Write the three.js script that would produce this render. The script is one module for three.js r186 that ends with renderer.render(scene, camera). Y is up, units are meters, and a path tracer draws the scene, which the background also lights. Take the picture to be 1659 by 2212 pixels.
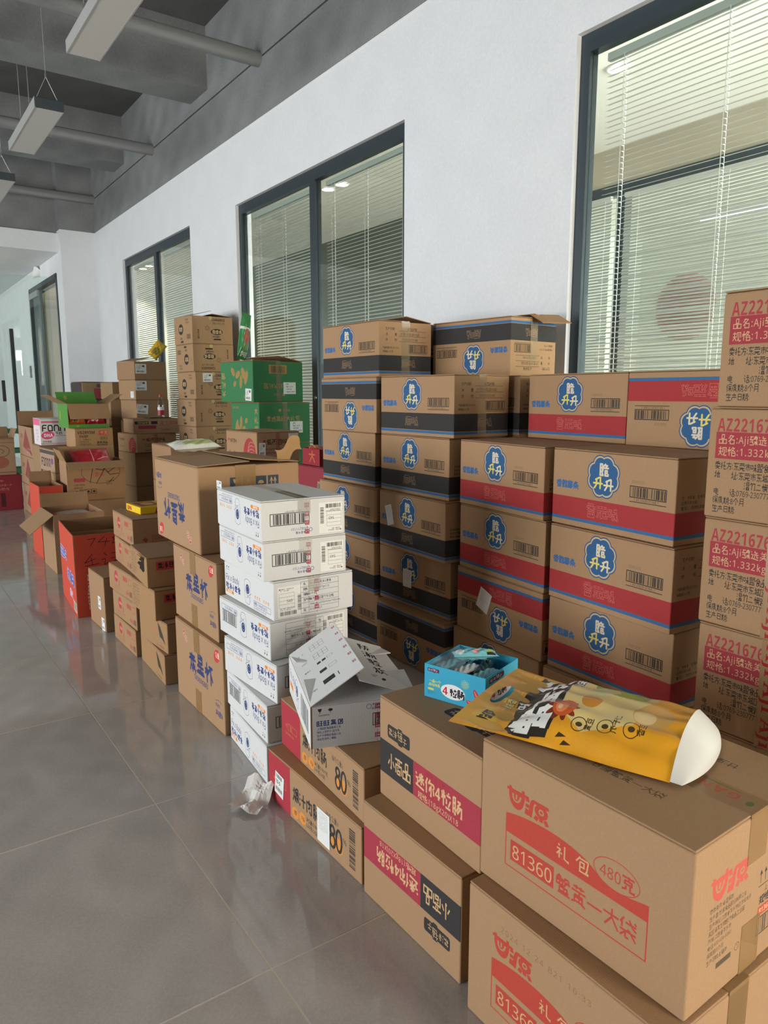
import * as THREE from 'three';
import { RoundedBoxGeometry } from 'three/addons/geometries/RoundedBoxGeometry.js';
import { mergeGeometries } from 'three/addons/utils/BufferGeometryUtils.js';
import { RectAreaLightUniformsLib } from 'three/addons/lights/RectAreaLightUniformsLib.js';

// ---------------------------------------------------------------- camera, sky, daylight, exposure
RectAreaLightUniformsLib.init();
const scene = new THREE.Scene();
const EYE = new THREE.Vector3(0, 1.253, 0), PITCH = 9.238 * Math.PI / 180, YAW = 35.07 * Math.PI / 180;
const camera = new THREE.PerspectiveCamera(2 * Math.atan(1106 / 1574) * 180 / Math.PI, 1659 / 2212, 0.05, 100);
camera.position.copy(EYE);
camera.lookAt(EYE.x + Math.sin(YAW) * Math.cos(PITCH), EYE.y - Math.sin(PITCH), EYE.z - Math.cos(YAW) * Math.cos(PITCH));
const renderer = new THREE.WebGLRenderer({ antialias: true });
renderer.toneMapping = THREE.LinearToneMapping;
renderer.toneMappingExposure = 1.0;
renderer.shadowMap.enabled = true;
scene.background = new THREE.Color().setRGB(0.93, 0.97, 1.0);
scene.backgroundIntensity = 1.6;
function daylight(w, h, x, y, z, tx, ty, tz, rgb, power) {       // the sky seen through one window opening
  const l = new THREE.RectAreaLight(new THREE.Color().setRGB(...rgb), power, w, h);
  l.name = 'window_daylight'; l.position.set(x, y, z); l.lookAt(tx, ty, tz); scene.add(l);
}
const SKYLIGHT = [0.95, 0.98, 1.0], WARMLIGHT = [1.0, 0.93, 0.80];
daylight(6.2, 2.3, -8.1, 1.45, -4.1, 0, 1.45, -4.1, SKYLIGHT, 17.0);   // long window band of the room, on the other side
daylight(1.1, 2.3, 2.15, 1.45, 5.0, 2.15, 1.45, 0, WARMLIGHT, 42.0);   // windows behind the photographer
daylight(4.6, 2.3, -8.1, 1.45, -14.0, 0, 1.45, -14.0, SKYLIGHT, 6.0);   // window of the far passage
daylight(1.6, 1.4, 5.2, 1.6, -13.4, 3, 1.6, -13.4, WARMLIGHT, 10);   // window of the side room past the pillar
daylight(1.7, 2.4, 3.95, 1.5, 4.0, 3.95, 1.5, 0, SKYLIGHT, 60);      // unseen end window, added to brighten the corridor ceiling
daylight(2.6, 2.2, 6.7, 1.5, 4.0, 6.7, 1.5, 0, SKYLIGHT, 40);        // window of the office across the corridor

// ---------------------------------------------------------------- helpers
const R = Math.PI / 180;
let seed = 7;
const rnd = () => { seed = (seed * 1664525 + 1013904223) >>> 0; return seed / 4294967296; };
const rr = (a, b) => a + (b - a) * rnd();
const used = {};
const numbered = (n) => { const k = used[n] = (used[n] ?? -1) + 1; return k ? n + '_' + String(k).padStart(3, '0') : n; };
function shade(o) { o.castShadow = o.receiveShadow = true; return o; }
function part(name, geo, mat, parent, p = [0, 0, 0], r = [0, 0, 0]) {
  const m = shade(new THREE.Mesh(geo, mat)); m.name = name; m.position.set(...p); m.rotation.set(...r); parent.add(m); return m;
}
function tag(o, label, category, group) { o.userData.label = label; o.userData.category = category; if (group) o.userData.group = group; return o; }
function thing(name, label, category, p = [0, 0, 0], yaw = 0, group) {
  const g = new THREE.Group(); g.name = numbered(name); g.position.set(...p); g.rotation.y = yaw; scene.add(g); return tag(g, label, category, group);
}
function metric(geo, s = 2) {           // uv in metres, one texture tile every s metres
  const p = geo.attributes.position, n = geo.attributes.normal, uv = new Float32Array(p.count * 2);
  for (let i = 0; i < p.count; i++) { const ax = Math.abs(n.getX(i)), ay = Math.abs(n.getY(i)), az = Math.abs(n.getZ(i)); uv[2 * i] = (ax > ay && ax > az ? p.getZ(i) : p.getX(i)) / s; uv[2 * i + 1] = (ay > ax && ay > az ? p.getZ(i) : p.getY(i)) / s; }
  geo.setAttribute('uv', new THREE.BufferAttribute(uv, 2)); return geo;
}
function struct(name, geo, mat, p = [0, 0, 0]) { metric(geo); const m = part(name, geo, mat, scene, p); m.userData.kind = 'structure'; return m; }
const geoCache = {};
const box = (x, y, z) => geoCache[[x, y, z]] ??= new THREE.BoxGeometry(x, y, z);
const rbox = (x, y, z, r = 0.004, s = 2) => geoCache['r' + [x, y, z, r, s]] ??= new RoundedBoxGeometry(x, y, z, s, r);
const bx = (x0, x1, y0, y1, z0, z1) => new THREE.BoxGeometry(x1 - x0, y1 - y0, z1 - z0).translate((x0 + x1) / 2, (y0 + y1) / 2, (z0 + z1) / 2);
const merge = (list) => mergeGeometries(list.map((g) => g.index ? g.toNonIndexed() : g));
function tube(pts, r, seg = 24, rad = 6) { return new THREE.TubeGeometry(new THREE.CatmullRomCurve3(pts.map((p) => new THREE.Vector3(...p))), seg, r, rad); }
function rod(a, b, r, rad = 8) { return new THREE.TubeGeometry(new THREE.LineCurve3(new THREE.Vector3(...a), new THREE.Vector3(...b)), 1, r, rad); }
const std = (color, o = {}) => new THREE.MeshStandardMaterial({ color, roughness: 0.7, ...o });
// ---------------------------------------------------------------- stroke lettering: every character is a set of strokes on a 10 x 10 grid
const GLYPHS = {
  一: '0595', 二: '2272 0888', 千: '7122 0494 5259', 小: '505948 3417 7497', 大: '0393 505419 5499', 个: '5005 5095 5359', 月: '202619 20808979 2383 2686',
  升: '6022 0595 323619 7079', 脆: '101619 10303929 1333 1636 6042 61817273 4393 433749 65858777 65699998', 香: '7021 0292 5155 5205 5295 2676792926 2878',
  薯: '0191 3032 6062 1383851513 4345 6365 1676 4548 0797 8519 3878793938', 条: '4014 317115 3295 1686 5559 4619 6699', 原: '1191 111609 3282863632 3484 5659 4739 7789',
  味: '0232360602 5282 4595 7079 7549 7599', 番: '7010 0292 5055 5215 5285 2676792926 5659 2878', 茄: '0191 3032 6062 04444839 232509 5494985854',
  生: '2003 1292 1585 0999 5059', 产: '5052 1282 3244 7264 1595 151709', 日: '2821818828 2484', 期: '0242 1017 3037 1333 1535 0747 1809 3849 616759 61919989 6393 6696',
  净: '0213 0916 6042 517162 4383 3595 4787 8387 636958', 重: '7011 0292 2373762623 2474 5159 1777 0999', 体: '2004 1219 3292 6069 6236 6296 4777', 积: '3011 0242 2129 2305 2444 5191955551 6649 7699',
  克: '0191 5003 2373752523 363809 65699998'.replace('5003', '5053'), 袋: '2003 1215 3292 507394 8091 0696 5509 3739 3959 5599', 包: '3004 2191 918878 33636636 33399998', 装: '3034 1112 0424 5191 7073 5383 0595 5509 3739 3959 5599',
  箱: '2002 1131 6042 5191 0444 2239 2507 2547 5393995953 5595 5797', 品: '3060643430 0545490905 5595995955', 标: '0343 2029 2305 2344 5181 4494 7479 5548 8598', 准: '0213 0916 4023 3139 5061 3292 3494 3696 3999 6269',
  代: '2004 1219 3393 60669998 8091', 号: '2070732320 0595 3537878969', 保: '2004 1219 4080834340 3595 6369 6538 6598', 质: '7011 111609 2282 5154 3474 3437 7477 5456 5639 5699', 见: '2726616667 424809 65699998',
  名: '4014 217117 3344 3585893935', 规: '0242 0545 202609 2549 56519196 727659 77799998', 格: '0343 2029 2305 2344 6043 518146 5395 5696995956', 委: '7011 0292 5054 5204 5294 0696 4437 3789 7619',
  托: '0333 202818 0635 8051 4595 61699998', 方: '5052 0292 424519 45857969', 东: '0191 4025 2585 535949 3719 7799', 莞: '0191 3032 6062 14139394 2777 0696 3709 67699998',
  市: '5052 0292 28248488 5259', 盟: '1040441410 1242 606455 609095 6292 1686 1619 8689 3639 6669 0999', 食: '5004 5094 3373763633 3575 3339 3959 5699 7759', 地: '0333 2028 0836 52589896 449386 7077', 址: '0333 2028 0836 7079 7494 5459 4999',
  城: '0333 2028 0836 4292 424739 45656958 707599 9859', 区: '91010999 3377 8338', 温: '0112 0415 0917 4080844440 4282 4686 4649 5659 7679 8689 3999', 竹: '2003 1141 3139 6043 5191 818978',
  横: '0343 2029 2305 2344 4191 5052 8082 3393 4484874744 6367 4686 5839 7899', 路: '0131340401 2428 1619 0839 2646 6043 518146 5395 5696995956', 电: '1282861612 1484 50589998', 话: '1022 04242837 8051 4393 7076 5696995956',
  臻: '0141 2104 0444 2348 0646 0949 5191 5292 4393 7044 7099 5696 7579 7649 7699', 选: '0112 04242718 0899 5042 4282 3494 6264 5448 74778796', 美: '2031 7061 1282 2474 0696 5156 5609 5699',
  源: '0112 0415 0917 3191 313629 4383865646 4585 6669 5749 7789', 礼: '1021 0333 3307 2429 3546 60689998', 蟹: '2002 1131 0242450502 0343 2225 5181 6143 8183 5393 7255 2676782826 5559 1999 7788',
  黄: '1181 3032 6062 0393 2575782825 5358 2676 3809 6899', 商: '5051 0191 3243 6253 19148489 4536 5465 3767683837'.replace('3767683837', '3767693937'), 迷: '0112 04242718 0899 3393 6067 4152 8162 6336 6396', 你: '2004 1219 5033 4292 9294 636959 5447 8498',
  粒: '2029 0343 0112 3122 2305 2344 7071 5292 5457 9478 4999', 肠: '101619 10303929 1333 1636 518154949989 6447 8458', 爆: '0213 4132 202509 2549 5080834350 5282 4494 5348 3696 8388 6669 5547 7598', 汁: '0112 0415 0917 3494 6069',
  肉: '19128289 5033 4265 5536 5779', 含: '5004 5094 3464 6455 3777793937', 量: '2070732320 2272 0494 2575782825 2676 0999 5559', 猪: '202819 0535 2111 4282 6064 3595 8149 5686895956 5787',
  泰: '1181 2272 0393 4019 5499 5559 3648 6586 5648 5798', 星: '2071742420 2272 3516 1686 2888 0999 5459', 杯: '0343 2029 2305 2344 5191 7135 7179 7497', 旺: '0131390901 0535 5191 5595 4999 7179',
  集: '3002 2026 5061 2181 2383 2585 5256 0797 5559 5709 5799', 团: '1181891911 3373 6367 6338', 防: '1019 1030233515 7072 4292 626449 65857868', 潮: '0112 0415 0917 3151 3353563633 4049 2757 717669 71919989 7393 7696',
  轻: '0141 2014 1444 3039 0646 5181 8144 6294 5686 7679 4999', 放: '2021 0242 222509 25353828 6043 5393 8349 5499', 素: '1181 2272 0393 5053 5325 2575 6518 1888 5859 3729 7789', 卤: '5053 5181 1383891913 3466 6436',
  结: '2004 0434 3407 0737 0938 4292 7074 4484 5686895956', 百: '0191 5132 2383892923 2686', 紫: '3034 3262 1114 0444 6064 8162 6499 5625 2575 6518 1888 5859', 燕: '0191 3032 6062 3353553533 1317 8387 0517 8597 1819 3849 6869 8899', 四: '1181881811 313416 61656575',
  年: '2003 1191 2484 2447 0797 5159', 金: '5004 5094 3363 2575 5359 3748 6757 0999', 语: '1022 04242837 4191 5255 4484 4686 5788895957', 牛: '2003 1292 0595 5059', 奶: '202519 0343 3309 0549 518154949989 616659', 豆: '1181 2373762623 3748 7767 0999', 子: '2181 8153 0494 535948', 瓜: '8011 121709 5057 5777 6195', 仁: '2004 1219 4282 3898',
};
GLYPHS.正 = '1191 5159 5484 2429 0999'; GLYPHS.面 = '0191 5132 1383891913 3339 6369'; GLYPHS.下 = '0191 5159 5376'; GLYPHS.合 = '5004 5094 3464 3686893936'; GLYPHS.上 = '5059 5484 0999'; GLYPHS.海 = '0112 0415 0917 5033 4191 4383 4348 3696 8389 4989'; GLYPHS.公 = '4014 6094 4528 2888 7699'; GLYPHS.司 = '1282 8289 8979 2464 3666683836';
GLYPHS.甘 = '0292 2028 7078 2474 2878';
GLYPHS.文 = '5052 0292 7219 2299'; GLYPHS.洲 = '0112 0415 0917 414739 6168 9199 3445 5465 7485'; GLYPHS.津 = GLYPHS.净;
Object.assign(GLYPHS, {
  江: '0112 0415 0917 4292 6268 3898', 西: '0191 1383891913 3136 6166 3627 6677', 省: '5053 2214 7284 7139 3474793934 3575 3777', 萍: '0191 3032 6062 0314 0516 0919 4383 5364 7465 3696 6369', 乡: '501333 7254 2585 8519',
  经: '2004 0434 3407 0737 0938 5181 8144 6294 5686 7679 4999', 济: '0112 0415 0917 6061 3292 4285 8244 5459 7479', 技: '0333 202818 0635 5393 7075 4585 8549 5599', 术: '0393 5059 5309 5399 7081', 开: '1181 0595 313709 7179', 发: '4019 1292 3575 7519 3699 7081',
  清: '0112 0415 0917 4191 4383 3595 6065 4649 46868979 4888', 泉: '5022 2171742421 2272 5559 1636 3609 8566 5699', 物: '1013 0333 2029 0646 5043 51919989 6147 8149', 医: '91010999 3183 3215 2585 5127 5588', 药: '0191 3032 6062 2404 0434 0838 5343 53939989 6576',
  工: '1181 5158 0999', 业: '3038 6068 1325 8375 0999', 园: '0191990901 2373 1585 353729 55587877', 存: '0292 4007 2529 4383 8365 3696 656958', 件: '2004 1219 5043 4292 3595 6069', 常: '5052 2132 7162 05049495 3575773735 2829 2888 8889 5759', 者: '1181 5053 0393 8019 3585893935 3787',
  股: '101619 10303929 1333 1636 5041 50808392 4484 8449 5599', 份: '2004 1219 5043 7095 4585 858969 6549', 有: '0292 4017 2429 24848979 2686 2785', 限: '1019 1030233515 5059 50808454 5282 5968 6498', 贮: '06014146 2125 2609 2649 6051 43424292 4393 737969', 典: '2272 2228 7278 4048 6068 2575 0898 3819 6889',
});
const isCJK = (c) => GLYPHS[c] !== undefined;
function glyph(g, c, x, y, w, h) {                     // strokes of one character in the box x, y, w, h
  g.beginPath();
  for (const s of GLYPHS[c].split(' ')) for (let i = 0; i + 1 < s.length; i += 2) {
    const px = x + (0.5 + +s[i]) / 10 * w, py = y + (0.5 + +s[i + 1]) / 10 * h;
    i ? g.lineTo(px, py) : g.moveTo(px, py);
  }
  g.stroke();
}
function txt(g, s, x, y, size, color, o = {}) {        // y is the top; Latin in the built-in face, the rest in strokes
  const { weight = 0.1, sx = 1, gap = 0, bold = true, outline = 0, outColor = '#000', font = 'sans-serif', cap = 'butt', align } = o;
  g.save(); g.translate(x, y); g.scale(sx, 1);
  g.lineCap = cap; g.lineJoin = cap === 'round' ? 'round' : 'miter'; g.miterLimit = 2; g.textBaseline = 'alphabetic'; g.font = (bold ? 'bold ' : '') + size + 'px ' + font;
  const adv = (c) => (isCJK(c) || c === '□' ? size : c === ' ' ? size * 0.3 : g.measureText(c).width) + gap;
  let cx = 0; if (align === 'center') { for (const c of s) cx -= adv(c) / 2; }
  for (const pass of outline ? [1, 0] : [0]) {
    let px = cx;
    for (const c of s) {
      if (isCJK(c)) { g.lineWidth = size * (weight + (pass ? outline * 2 : 0)); g.strokeStyle = pass ? outColor : color; glyph(g, c, px, 0, size, size); }
      else if (c !== ' ' && c !== '□') {
        if (pass) { g.lineWidth = size * outline * 2; g.strokeStyle = outColor; g.strokeText(c, px, size * 0.88); } else { g.fillStyle = color; g.fillText(c, px, size * 0.88); }
      }
      px += adv(c);
    }
  }
  g.restore();
}
const KEYS = Object.keys(GLYPHS);
function small(g, x, y, w, size, color, n = 1, lead = 1.5, al = 0.8) {   // lines of print too small to read in the photograph
  g.save(); g.globalAlpha = al; g.strokeStyle = color; g.lineWidth = Math.max(1, size * 0.11);
  for (let k = 0; k < n; k++) for (let px = x, end = x + w * (k === n - 1 ? 0.7 : 1); px < end; px += size * 1.05) if (rnd() > 0.06) {
    const c = KEYS[(rnd() * KEYS.length) | 0]; glyph(g, c, px, y + k * size * lead, size, size);
  }
  g.restore();
}
function bars(g, x, y, w, h, color = '#1d1a18', frame = 0, vertical = false) {
  g.fillStyle = color;
  for (let p = w * 0.03; p < w * 0.97;) { const t = w * (0.006 + 0.012 * ((rnd() * 3) | 0)); if (vertical) g.fillRect(y, x + p, h, t); else g.fillRect(x + p, y, t, h); p += t + w * (0.007 + 0.011 * ((rnd() * 3) | 0)); }
  if (frame) { g.lineWidth = frame; g.strokeStyle = color; g.strokeRect(x - frame, y - frame, w + 2 * frame, h + 2 * frame); }
}
function rrect(g, x, y, w, h, r, fill) { g.beginPath(); g.moveTo(x + r, y); g.arcTo(x + w, y, x + w, y + h, r); g.arcTo(x + w, y + h, x, y + h, r); g.arcTo(x, y + h, x, y, r); g.arcTo(x, y, x + w, y, r); g.closePath(); if (fill) { g.fillStyle = fill; g.fill(); } }
function ell(g, x, y, a, b, fill, rot = 0) { g.beginPath(); g.ellipse(x, y, a, b, rot, 0, 7); if (fill) { g.fillStyle = fill; g.fill(); } }
function poly(g, pts, fill) { g.beginPath(); pts.forEach((p, i) => i ? g.lineTo(...p) : g.moveTo(...p)); g.closePath(); g.fillStyle = fill; g.fill(); }
function line(g, pts, color, w) { g.beginPath(); pts.forEach((p, i) => i ? g.lineTo(...p) : g.moveTo(...p)); g.strokeStyle = color; g.lineWidth = w; g.lineCap = 'round'; g.lineJoin = 'round'; g.stroke(); }

// ---------------------------------------------------------------- board: fibre grain under every print
const grain = document.createElement('canvas'); grain.width = grain.height = 256;
{
  const g = grain.getContext('2d'), d = g.createImageData(256, 256);
  for (let i = 0; i < 65536; i++) { const v = rnd() < 0.5 ? 0 : 255; d.data[i * 4] = d.data[i * 4 + 1] = d.data[i * 4 + 2] = v; d.data[i * 4 + 3] = rnd() * rnd() * 30; }
  g.putImageData(d, 0, 0);
  for (let i = 0; i < 260; i++) { const x = rnd() * 256, y = rnd() * 256; g.strokeStyle = rnd() < 0.5 ? 'rgba(70,40,10,.16)' : 'rgba(255,235,200,.16)'; g.lineWidth = 0.8; g.beginPath(); g.moveTo(x, y); g.lineTo(x + rr(-3, 3), y + rr(3, 11)); g.stroke(); }
}
const KRAFT = '#ab8660';
function paint(w, h, base, draw) {
  const c = document.createElement('canvas'); c.width = Math.round(w); c.height = Math.round(h);
  const g = c.getContext('2d'); g.fillStyle = base; g.fillRect(0, 0, w, h);
  if (draw) draw(g, c.width, c.height);
  for (let x = 0; x < w; x += 256) for (let y = 0; y < h; y += 256) g.drawImage(grain, x, y);
  const t = new THREE.CanvasTexture(c); t.colorSpace = THREE.SRGBColorSpace; t.anisotropy = 8; return t;
}
const noiseBump = (() => {          // faint flutes and fibre
  const n = 256, d = new Uint8Array(n * n * 4);
  for (let y = 0; y < n; y++) for (let x = 0; x < n; x++) { const v = 128 + 50 * Math.sin(x / n * Math.PI * 2 * 40) * (0.6 + 0.4 * Math.sin(y / 9)) + (rnd() - 0.5) * 90; d.set([v, v, v, 255], (y * n + x) * 4); }
  const t = new THREE.DataTexture(d, n, n); t.magFilter = THREE.LinearFilter; t.wrapS = t.wrapT = THREE.RepeatWrapping; t.needsUpdate = true; return t;
})();
const board = (map, o = {}) => new THREE.MeshStandardMaterial({ map, roughness: 0.82, bumpMap: noiseBump, bumpScale: 0.00025, ...o });
const flip = (tex) => { const t = tex.clone(); t.center.set(0.5, 0.5); t.rotation = Math.PI; t.needsUpdate = true; return t; };
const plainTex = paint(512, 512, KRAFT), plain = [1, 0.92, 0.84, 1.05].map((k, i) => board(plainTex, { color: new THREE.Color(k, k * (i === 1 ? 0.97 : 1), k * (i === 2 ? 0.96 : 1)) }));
const innerBoard = board(plainTex, { color: new THREE.Color(0.86, 0.84, 0.8) });
// ---------------------------------------------------------------- the room
const WX = 2.82, CEIL = 4.53, ZB = 5.2, ZF = -11.05, XL = -8;     // right wall, slab, back wall, far end, wall on the other side
function mottled(n, base, amp, blotch, seedTexture = 1) {           // a painted surface: fine grain and soft patches
  const d = new Uint8Array(n * n * 4), f = [];
  for (let i = 0; i < 24; i++) f.push([Math.round(rr(1, 6)), Math.round(rr(-6, 6)), rr(0, 6.3), rr(0.3, 1)]);
  for (let y = 0; y < n; y++) for (let x = 0; x < n; x++) {
    let b = 0; for (const [a, c, p, w] of f) b += w * Math.sin((a * x + c * y) / n * 2 * Math.PI + p);
    const v = (rnd() - 0.5) * amp + b / 8 * blotch; d.set([base[0] + v, base[1] + v, base[2] + v * 0.95, 255], (y * n + x) * 4);
  }
  const t = new THREE.DataTexture(d, n, n); t.magFilter = THREE.LinearFilter; t.wrapS = t.wrapT = THREE.RepeatWrapping; t.colorSpace = THREE.SRGBColorSpace; t.needsUpdate = true; return t;
}
const paintTex = mottled(256, [226, 228, 230], 7, 3), greyTex = mottled(256, [128, 130, 130], 12, 9), slabTex = mottled(256, [92, 92, 91], 12, 8);
const wallMat = std(0xffffff, { map: paintTex, roughness: 0.75 }), greyMat = std(0xffffff, { map: greyTex, roughness: 0.85 }), slabMat = std(0xffffff, { map: slabTex, roughness: 0.9 });
const softWhite = std(0xe9e9e6, { roughness: 0.8 }), frameMat = std(0x3b454c, { roughness: 0.42, metalness: 0.35 }), blackMat = std(0x1d2123, { roughness: 0.5 }), steel = std(0xb9bcbc, { metalness: 0.9, roughness: 0.3 });
const glassMat = new THREE.MeshPhysicalMaterial({ color: new THREE.Color(0.93, 0.97, 0.945), specularIntensity: 0.8, transmission: 1, thickness: 0, roughness: 0, ior: 1.5 });
const clearGlass = new THREE.MeshPhysicalMaterial({ color: new THREE.Color(0.93, 0.975, 0.95), transmission: 1, thickness: 0, roughness: 0, ior: 1.5 });

// floor of polished 800 mm tiles with pale joints
const floor = new THREE.Group(); floor.name = 'floor'; floor.userData.kind = 'structure'; scene.add(floor);
part('grout_bed', bx(XL - 0.2, 8.4, -0.08, -0.0006, -17.2, ZB + 0.1), std(0xcfc6b6, { roughness: 0.9 }), floor);
{
  const veins = [0, 1, 2, 3].map((k) => mottled(256, [175 + k, 169 + k, 165], 10, 7));
  const mats = veins.map((t) => new THREE.MeshPhysicalMaterial({ map: t, roughness: 0.07, specularIntensity: 1.0, ior: 1.5 }));
  const g = new THREE.BoxGeometry(0.795, 0.012, 0.795);
  for (let i = -6; i <= 2; i++) for (let j = -18; j <= 5; j++) {
    const x = 0.615 + (i + 0.5) * 0.8, z = -2.107 + (j + 0.5) * 0.8;
    if (z > ZB) continue;
    part('tile', g, mats[(i * 3 + j * 5 + 100) % 4], floor, [x, -0.006, z]);
  }
}
// right-hand wall with its three partition windows
const WINS = [[-9.79, -7.42, 0.12, 2.92], [-6.30, -3.80, 0.12, 2.89], [-2.475, -0.05, 0.12, 2.875]];
{
  const s = new THREE.Shape([[-ZB - 0.1, 0], [-ZF, 0], [-ZF, 3.46], [-ZB - 0.1, 3.46]].map((p) => new THREE.Vector2(...p)));
  for (const [z0, z1, y0, y1] of WINS) s.holes.push(new THREE.Path([[-z1, y0], [-z0, y0], [-z0, y1], [-z1, y1]].map((p) => new THREE.Vector2(...p))));
  const g = new THREE.ExtrudeGeometry(s, { depth: 0.15, bevelEnabled: false });
  g.rotateY(Math.PI / 2); g.translate(WX, 0, 0);
  struct('wall_right', g, wallMat);
  struct('trim_1', bx(WX - 0.004, WX + 0.15, 3.46, 3.888, ZF, ZB + 0.1), greyMat);     // grey painted band above the white
  struct('trim_2', bx(WX + 0.012, WX + 0.15, 3.888, 3.903, ZF, ZB + 0.1), blackMat);   // shadow joint
  struct('trim_3', bx(WX - 0.004, WX + 0.15, 3.903, CEIL, ZF, ZB + 0.1), greyMat);
  struct('trim_4', bx(WX - 0.003, WX, 3.452, 3.4585, -7, -1), softWhite);              // loose white edge strip under the band
}
// other walls (out of view, they close the room and hold its daylight windows)
function wallWithHole(name, along, at, a0, a1, h, hole, mat, th = 0.2) {
  const s = new THREE.Shape([[a0, 0], [a1, 0], [a1, h], [a0, h]].map((p) => new THREE.Vector2(...p)));
  for (const [u0, u1, v0, v1] of hole) s.holes.push(new THREE.Path([[u0, v0], [u0, v1], [u1, v1], [u1, v0]].map((p) => new THREE.Vector2(...p))));
  const g = new THREE.ExtrudeGeometry(s, { depth: th, bevelEnabled: false });
  if (along === 'z') { g.rotateY(-Math.PI / 2); g.translate(at, 0, 0); } else g.translate(0, 0, at);
  return struct(name, g, mat);
}
const darkWall = std(0x7d7e80, { roughness: 0.9 });
wallWithHole('wall_left', 'z', XL, -17, ZB + 0.1, CEIL, [[-7.2, -1.0, 0.3, 2.6], [-16.3, -11.7, 0.3, 2.6]], darkWall);
wallWithHole('wall_back', 'x', ZB - 0.1, XL - 0.2, 8.4, CEIL, [[1.6, 2.7, 0.3, 2.6], [3.1, 4.8, 0.3, 2.7], [5.4, 8, 0.4, 2.6]], darkWall);  // middle opening goes with the added corridor light
function mullions(name, list) { const w = new THREE.Group(); w.name = name; w.userData.kind = 'structure'; scene.add(w); for (const g of list) part('frame_bar', g, frameMat, w); return w; }
mullions('window_4', [-7.17, -5.1, -3.1, -1.03, -11.73, -14, -16.27].map((z) => bx(XL - 0.09, XL - 0.04, 0.3, 2.6, z - 0.03, z + 0.03)));
mullions('window_5', [1.62, 2.68].map((x) => bx(x - 0.03, x + 0.03, 0.3, 2.6, ZB + 0.0, ZB + 0.06)));
// slab, beams
struct('ceiling', bx(XL - 0.2, WX + 0.15, CEIL, CEIL + 0.2, -17, ZB + 0.1), slabMat);
for (const z of [3.55, 0.95, -1.65, -4.25, -6.83, -9.5]) struct(numbered('ceiling_beam'), bx(XL, WX - 0.005, 4.0, CEIL, z - 0.42, z), greyMat);
// far end: pillar, soffit, side wall with door opening
struct('wall_far', bx(2.36, WX + 0.15, 0, 3.46, ZF - 0.35, ZF), wallMat);                 // white pillar
struct('trim_5', bx(2.36, WX + 0.15, 3.46, CEIL, ZF - 0.35, ZF + 0.003), greyMat);
struct('trim_6', bx(XL, 2.36, 3.43, CEIL, ZF - 0.3, ZF - 0.2), greyMat);
struct('trim_7', bx(XL, 2.36, 3.18, 3.43, ZF - 0.35, ZF - 0.15), wallMat);             // white bulkhead face
struct('ceiling_1', bx(XL, 2.36, 3.18, 3.3, -17, ZF - 0.35), wallMat);                 // soffit behind it
struct('wall_passage', merge([bx(2.36, 2.5, 2.93, 3.2, -13.55, ZF - 0.3505), bx(2.36, 2.5, 0, 3.2, -17, -13.55)]), wallMat);
struct('wall_end', bx(XL, 3.2, 0, 3.3, -17.1, -16.9), wallMat);
// steel door opening in the side wall: frame, glass leaf standing open
{
  const d = new THREE.Group(); d.name = 'door_1'; d.userData.kind = 'structure'; scene.add(d);
  part('door_frame', merge([bx(2.35, 2.52, 2.87, 2.935, -13.55, -11.42), bx(2.35, 2.52, 0, 2.9, -11.47, -11.41), bx(2.35, 2.52, 0, 2.9, -13.55, -13.47)]), frameMat, d);
  part('door_leaf', bx(2.36, 2.4, 0.02, 2.84, -13.25, -12.7), std(0x4d5a5c, { roughness: 0.5 }), d);
  part('hinge_plate', bx(2.33, 2.36, 2.76, 2.85, -13.46, -12.75), steel, d);
  part('glass_leaf', bx(2.395, 2.405, 0.02, 2.84, -12.66, -11.48), clearGlass, d);
}
// room seen through that opening: bright window with a blind, tan curtain
const tan = std(0xc6b598, { roughness: 0.9 });
wallWithHole('wall_side_room', 'z', 5.1, -17, -11.4, 3.2, [[-14.2, -12.6, 0.9, 2.3]], tan, 0.15); struct('wall_side_room_end', bx(2.5, 5, 0, 3.2, -17.1, -16.9), tan); struct('ceiling_4', bx(2.5, 5.1, 3.0, 3.1, -17, -12.1), tan);
// glass screen across the passage with a black pull bar
{
  const w = new THREE.Group(); w.name = 'window_6'; w.userData.kind = 'structure'; scene.add(w);
  part('glass_pane', bx(0.9, 2.35, 0.02, 2.94, -11.94, -11.93), clearGlass, w);
  part('glass_pane', bx(XL, 0.88, 0.02, 2.94, -11.94, -11.93), clearGlass, w);
  part('post', bx(1.5, 1.545, 0, 1.45, -11.9, -11.86), frameMat, w);
  const h = part('pull_bar', rbox(0.05, 1.5, 0.045, 0.008), blackMat, w, [1.79, 1.42, -11.86]);
  for (const y of [-0.45, 0.45]) part('pull_bracket', box(0.03, 0.04, 0.06), blackMat, h, [0, y, -0.04]);
  part('lock_body', rbox(0.045, 0.3, 0.03, 0.006), blackMat, w, [1.64, 1.29, -11.9]);
}
tag(part('wall_switch', rbox(0.012, 0.2, 0.12, 0.004), std(0x7b8583), scene, [2.352, 1.62, -13.9]), 'grey square switch plate on passage wall behind glass screen', 'switch');
{
  const s = thing('motion_sensor', 'small white cone sensor high under the far soffit', 'sensor', [2.3, 3.1, -12.6], 0.6);
  part('sensor_body', new THREE.ConeGeometry(0.09, 0.17, 20), softWhite, s, [0, -0.05, 0], [0.4, 0, 2.5]); part('mount', rbox(0.04, 0.06, 0.06, 0.008), softWhite, s, [0.03, 0.05, 0]);
}
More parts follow.
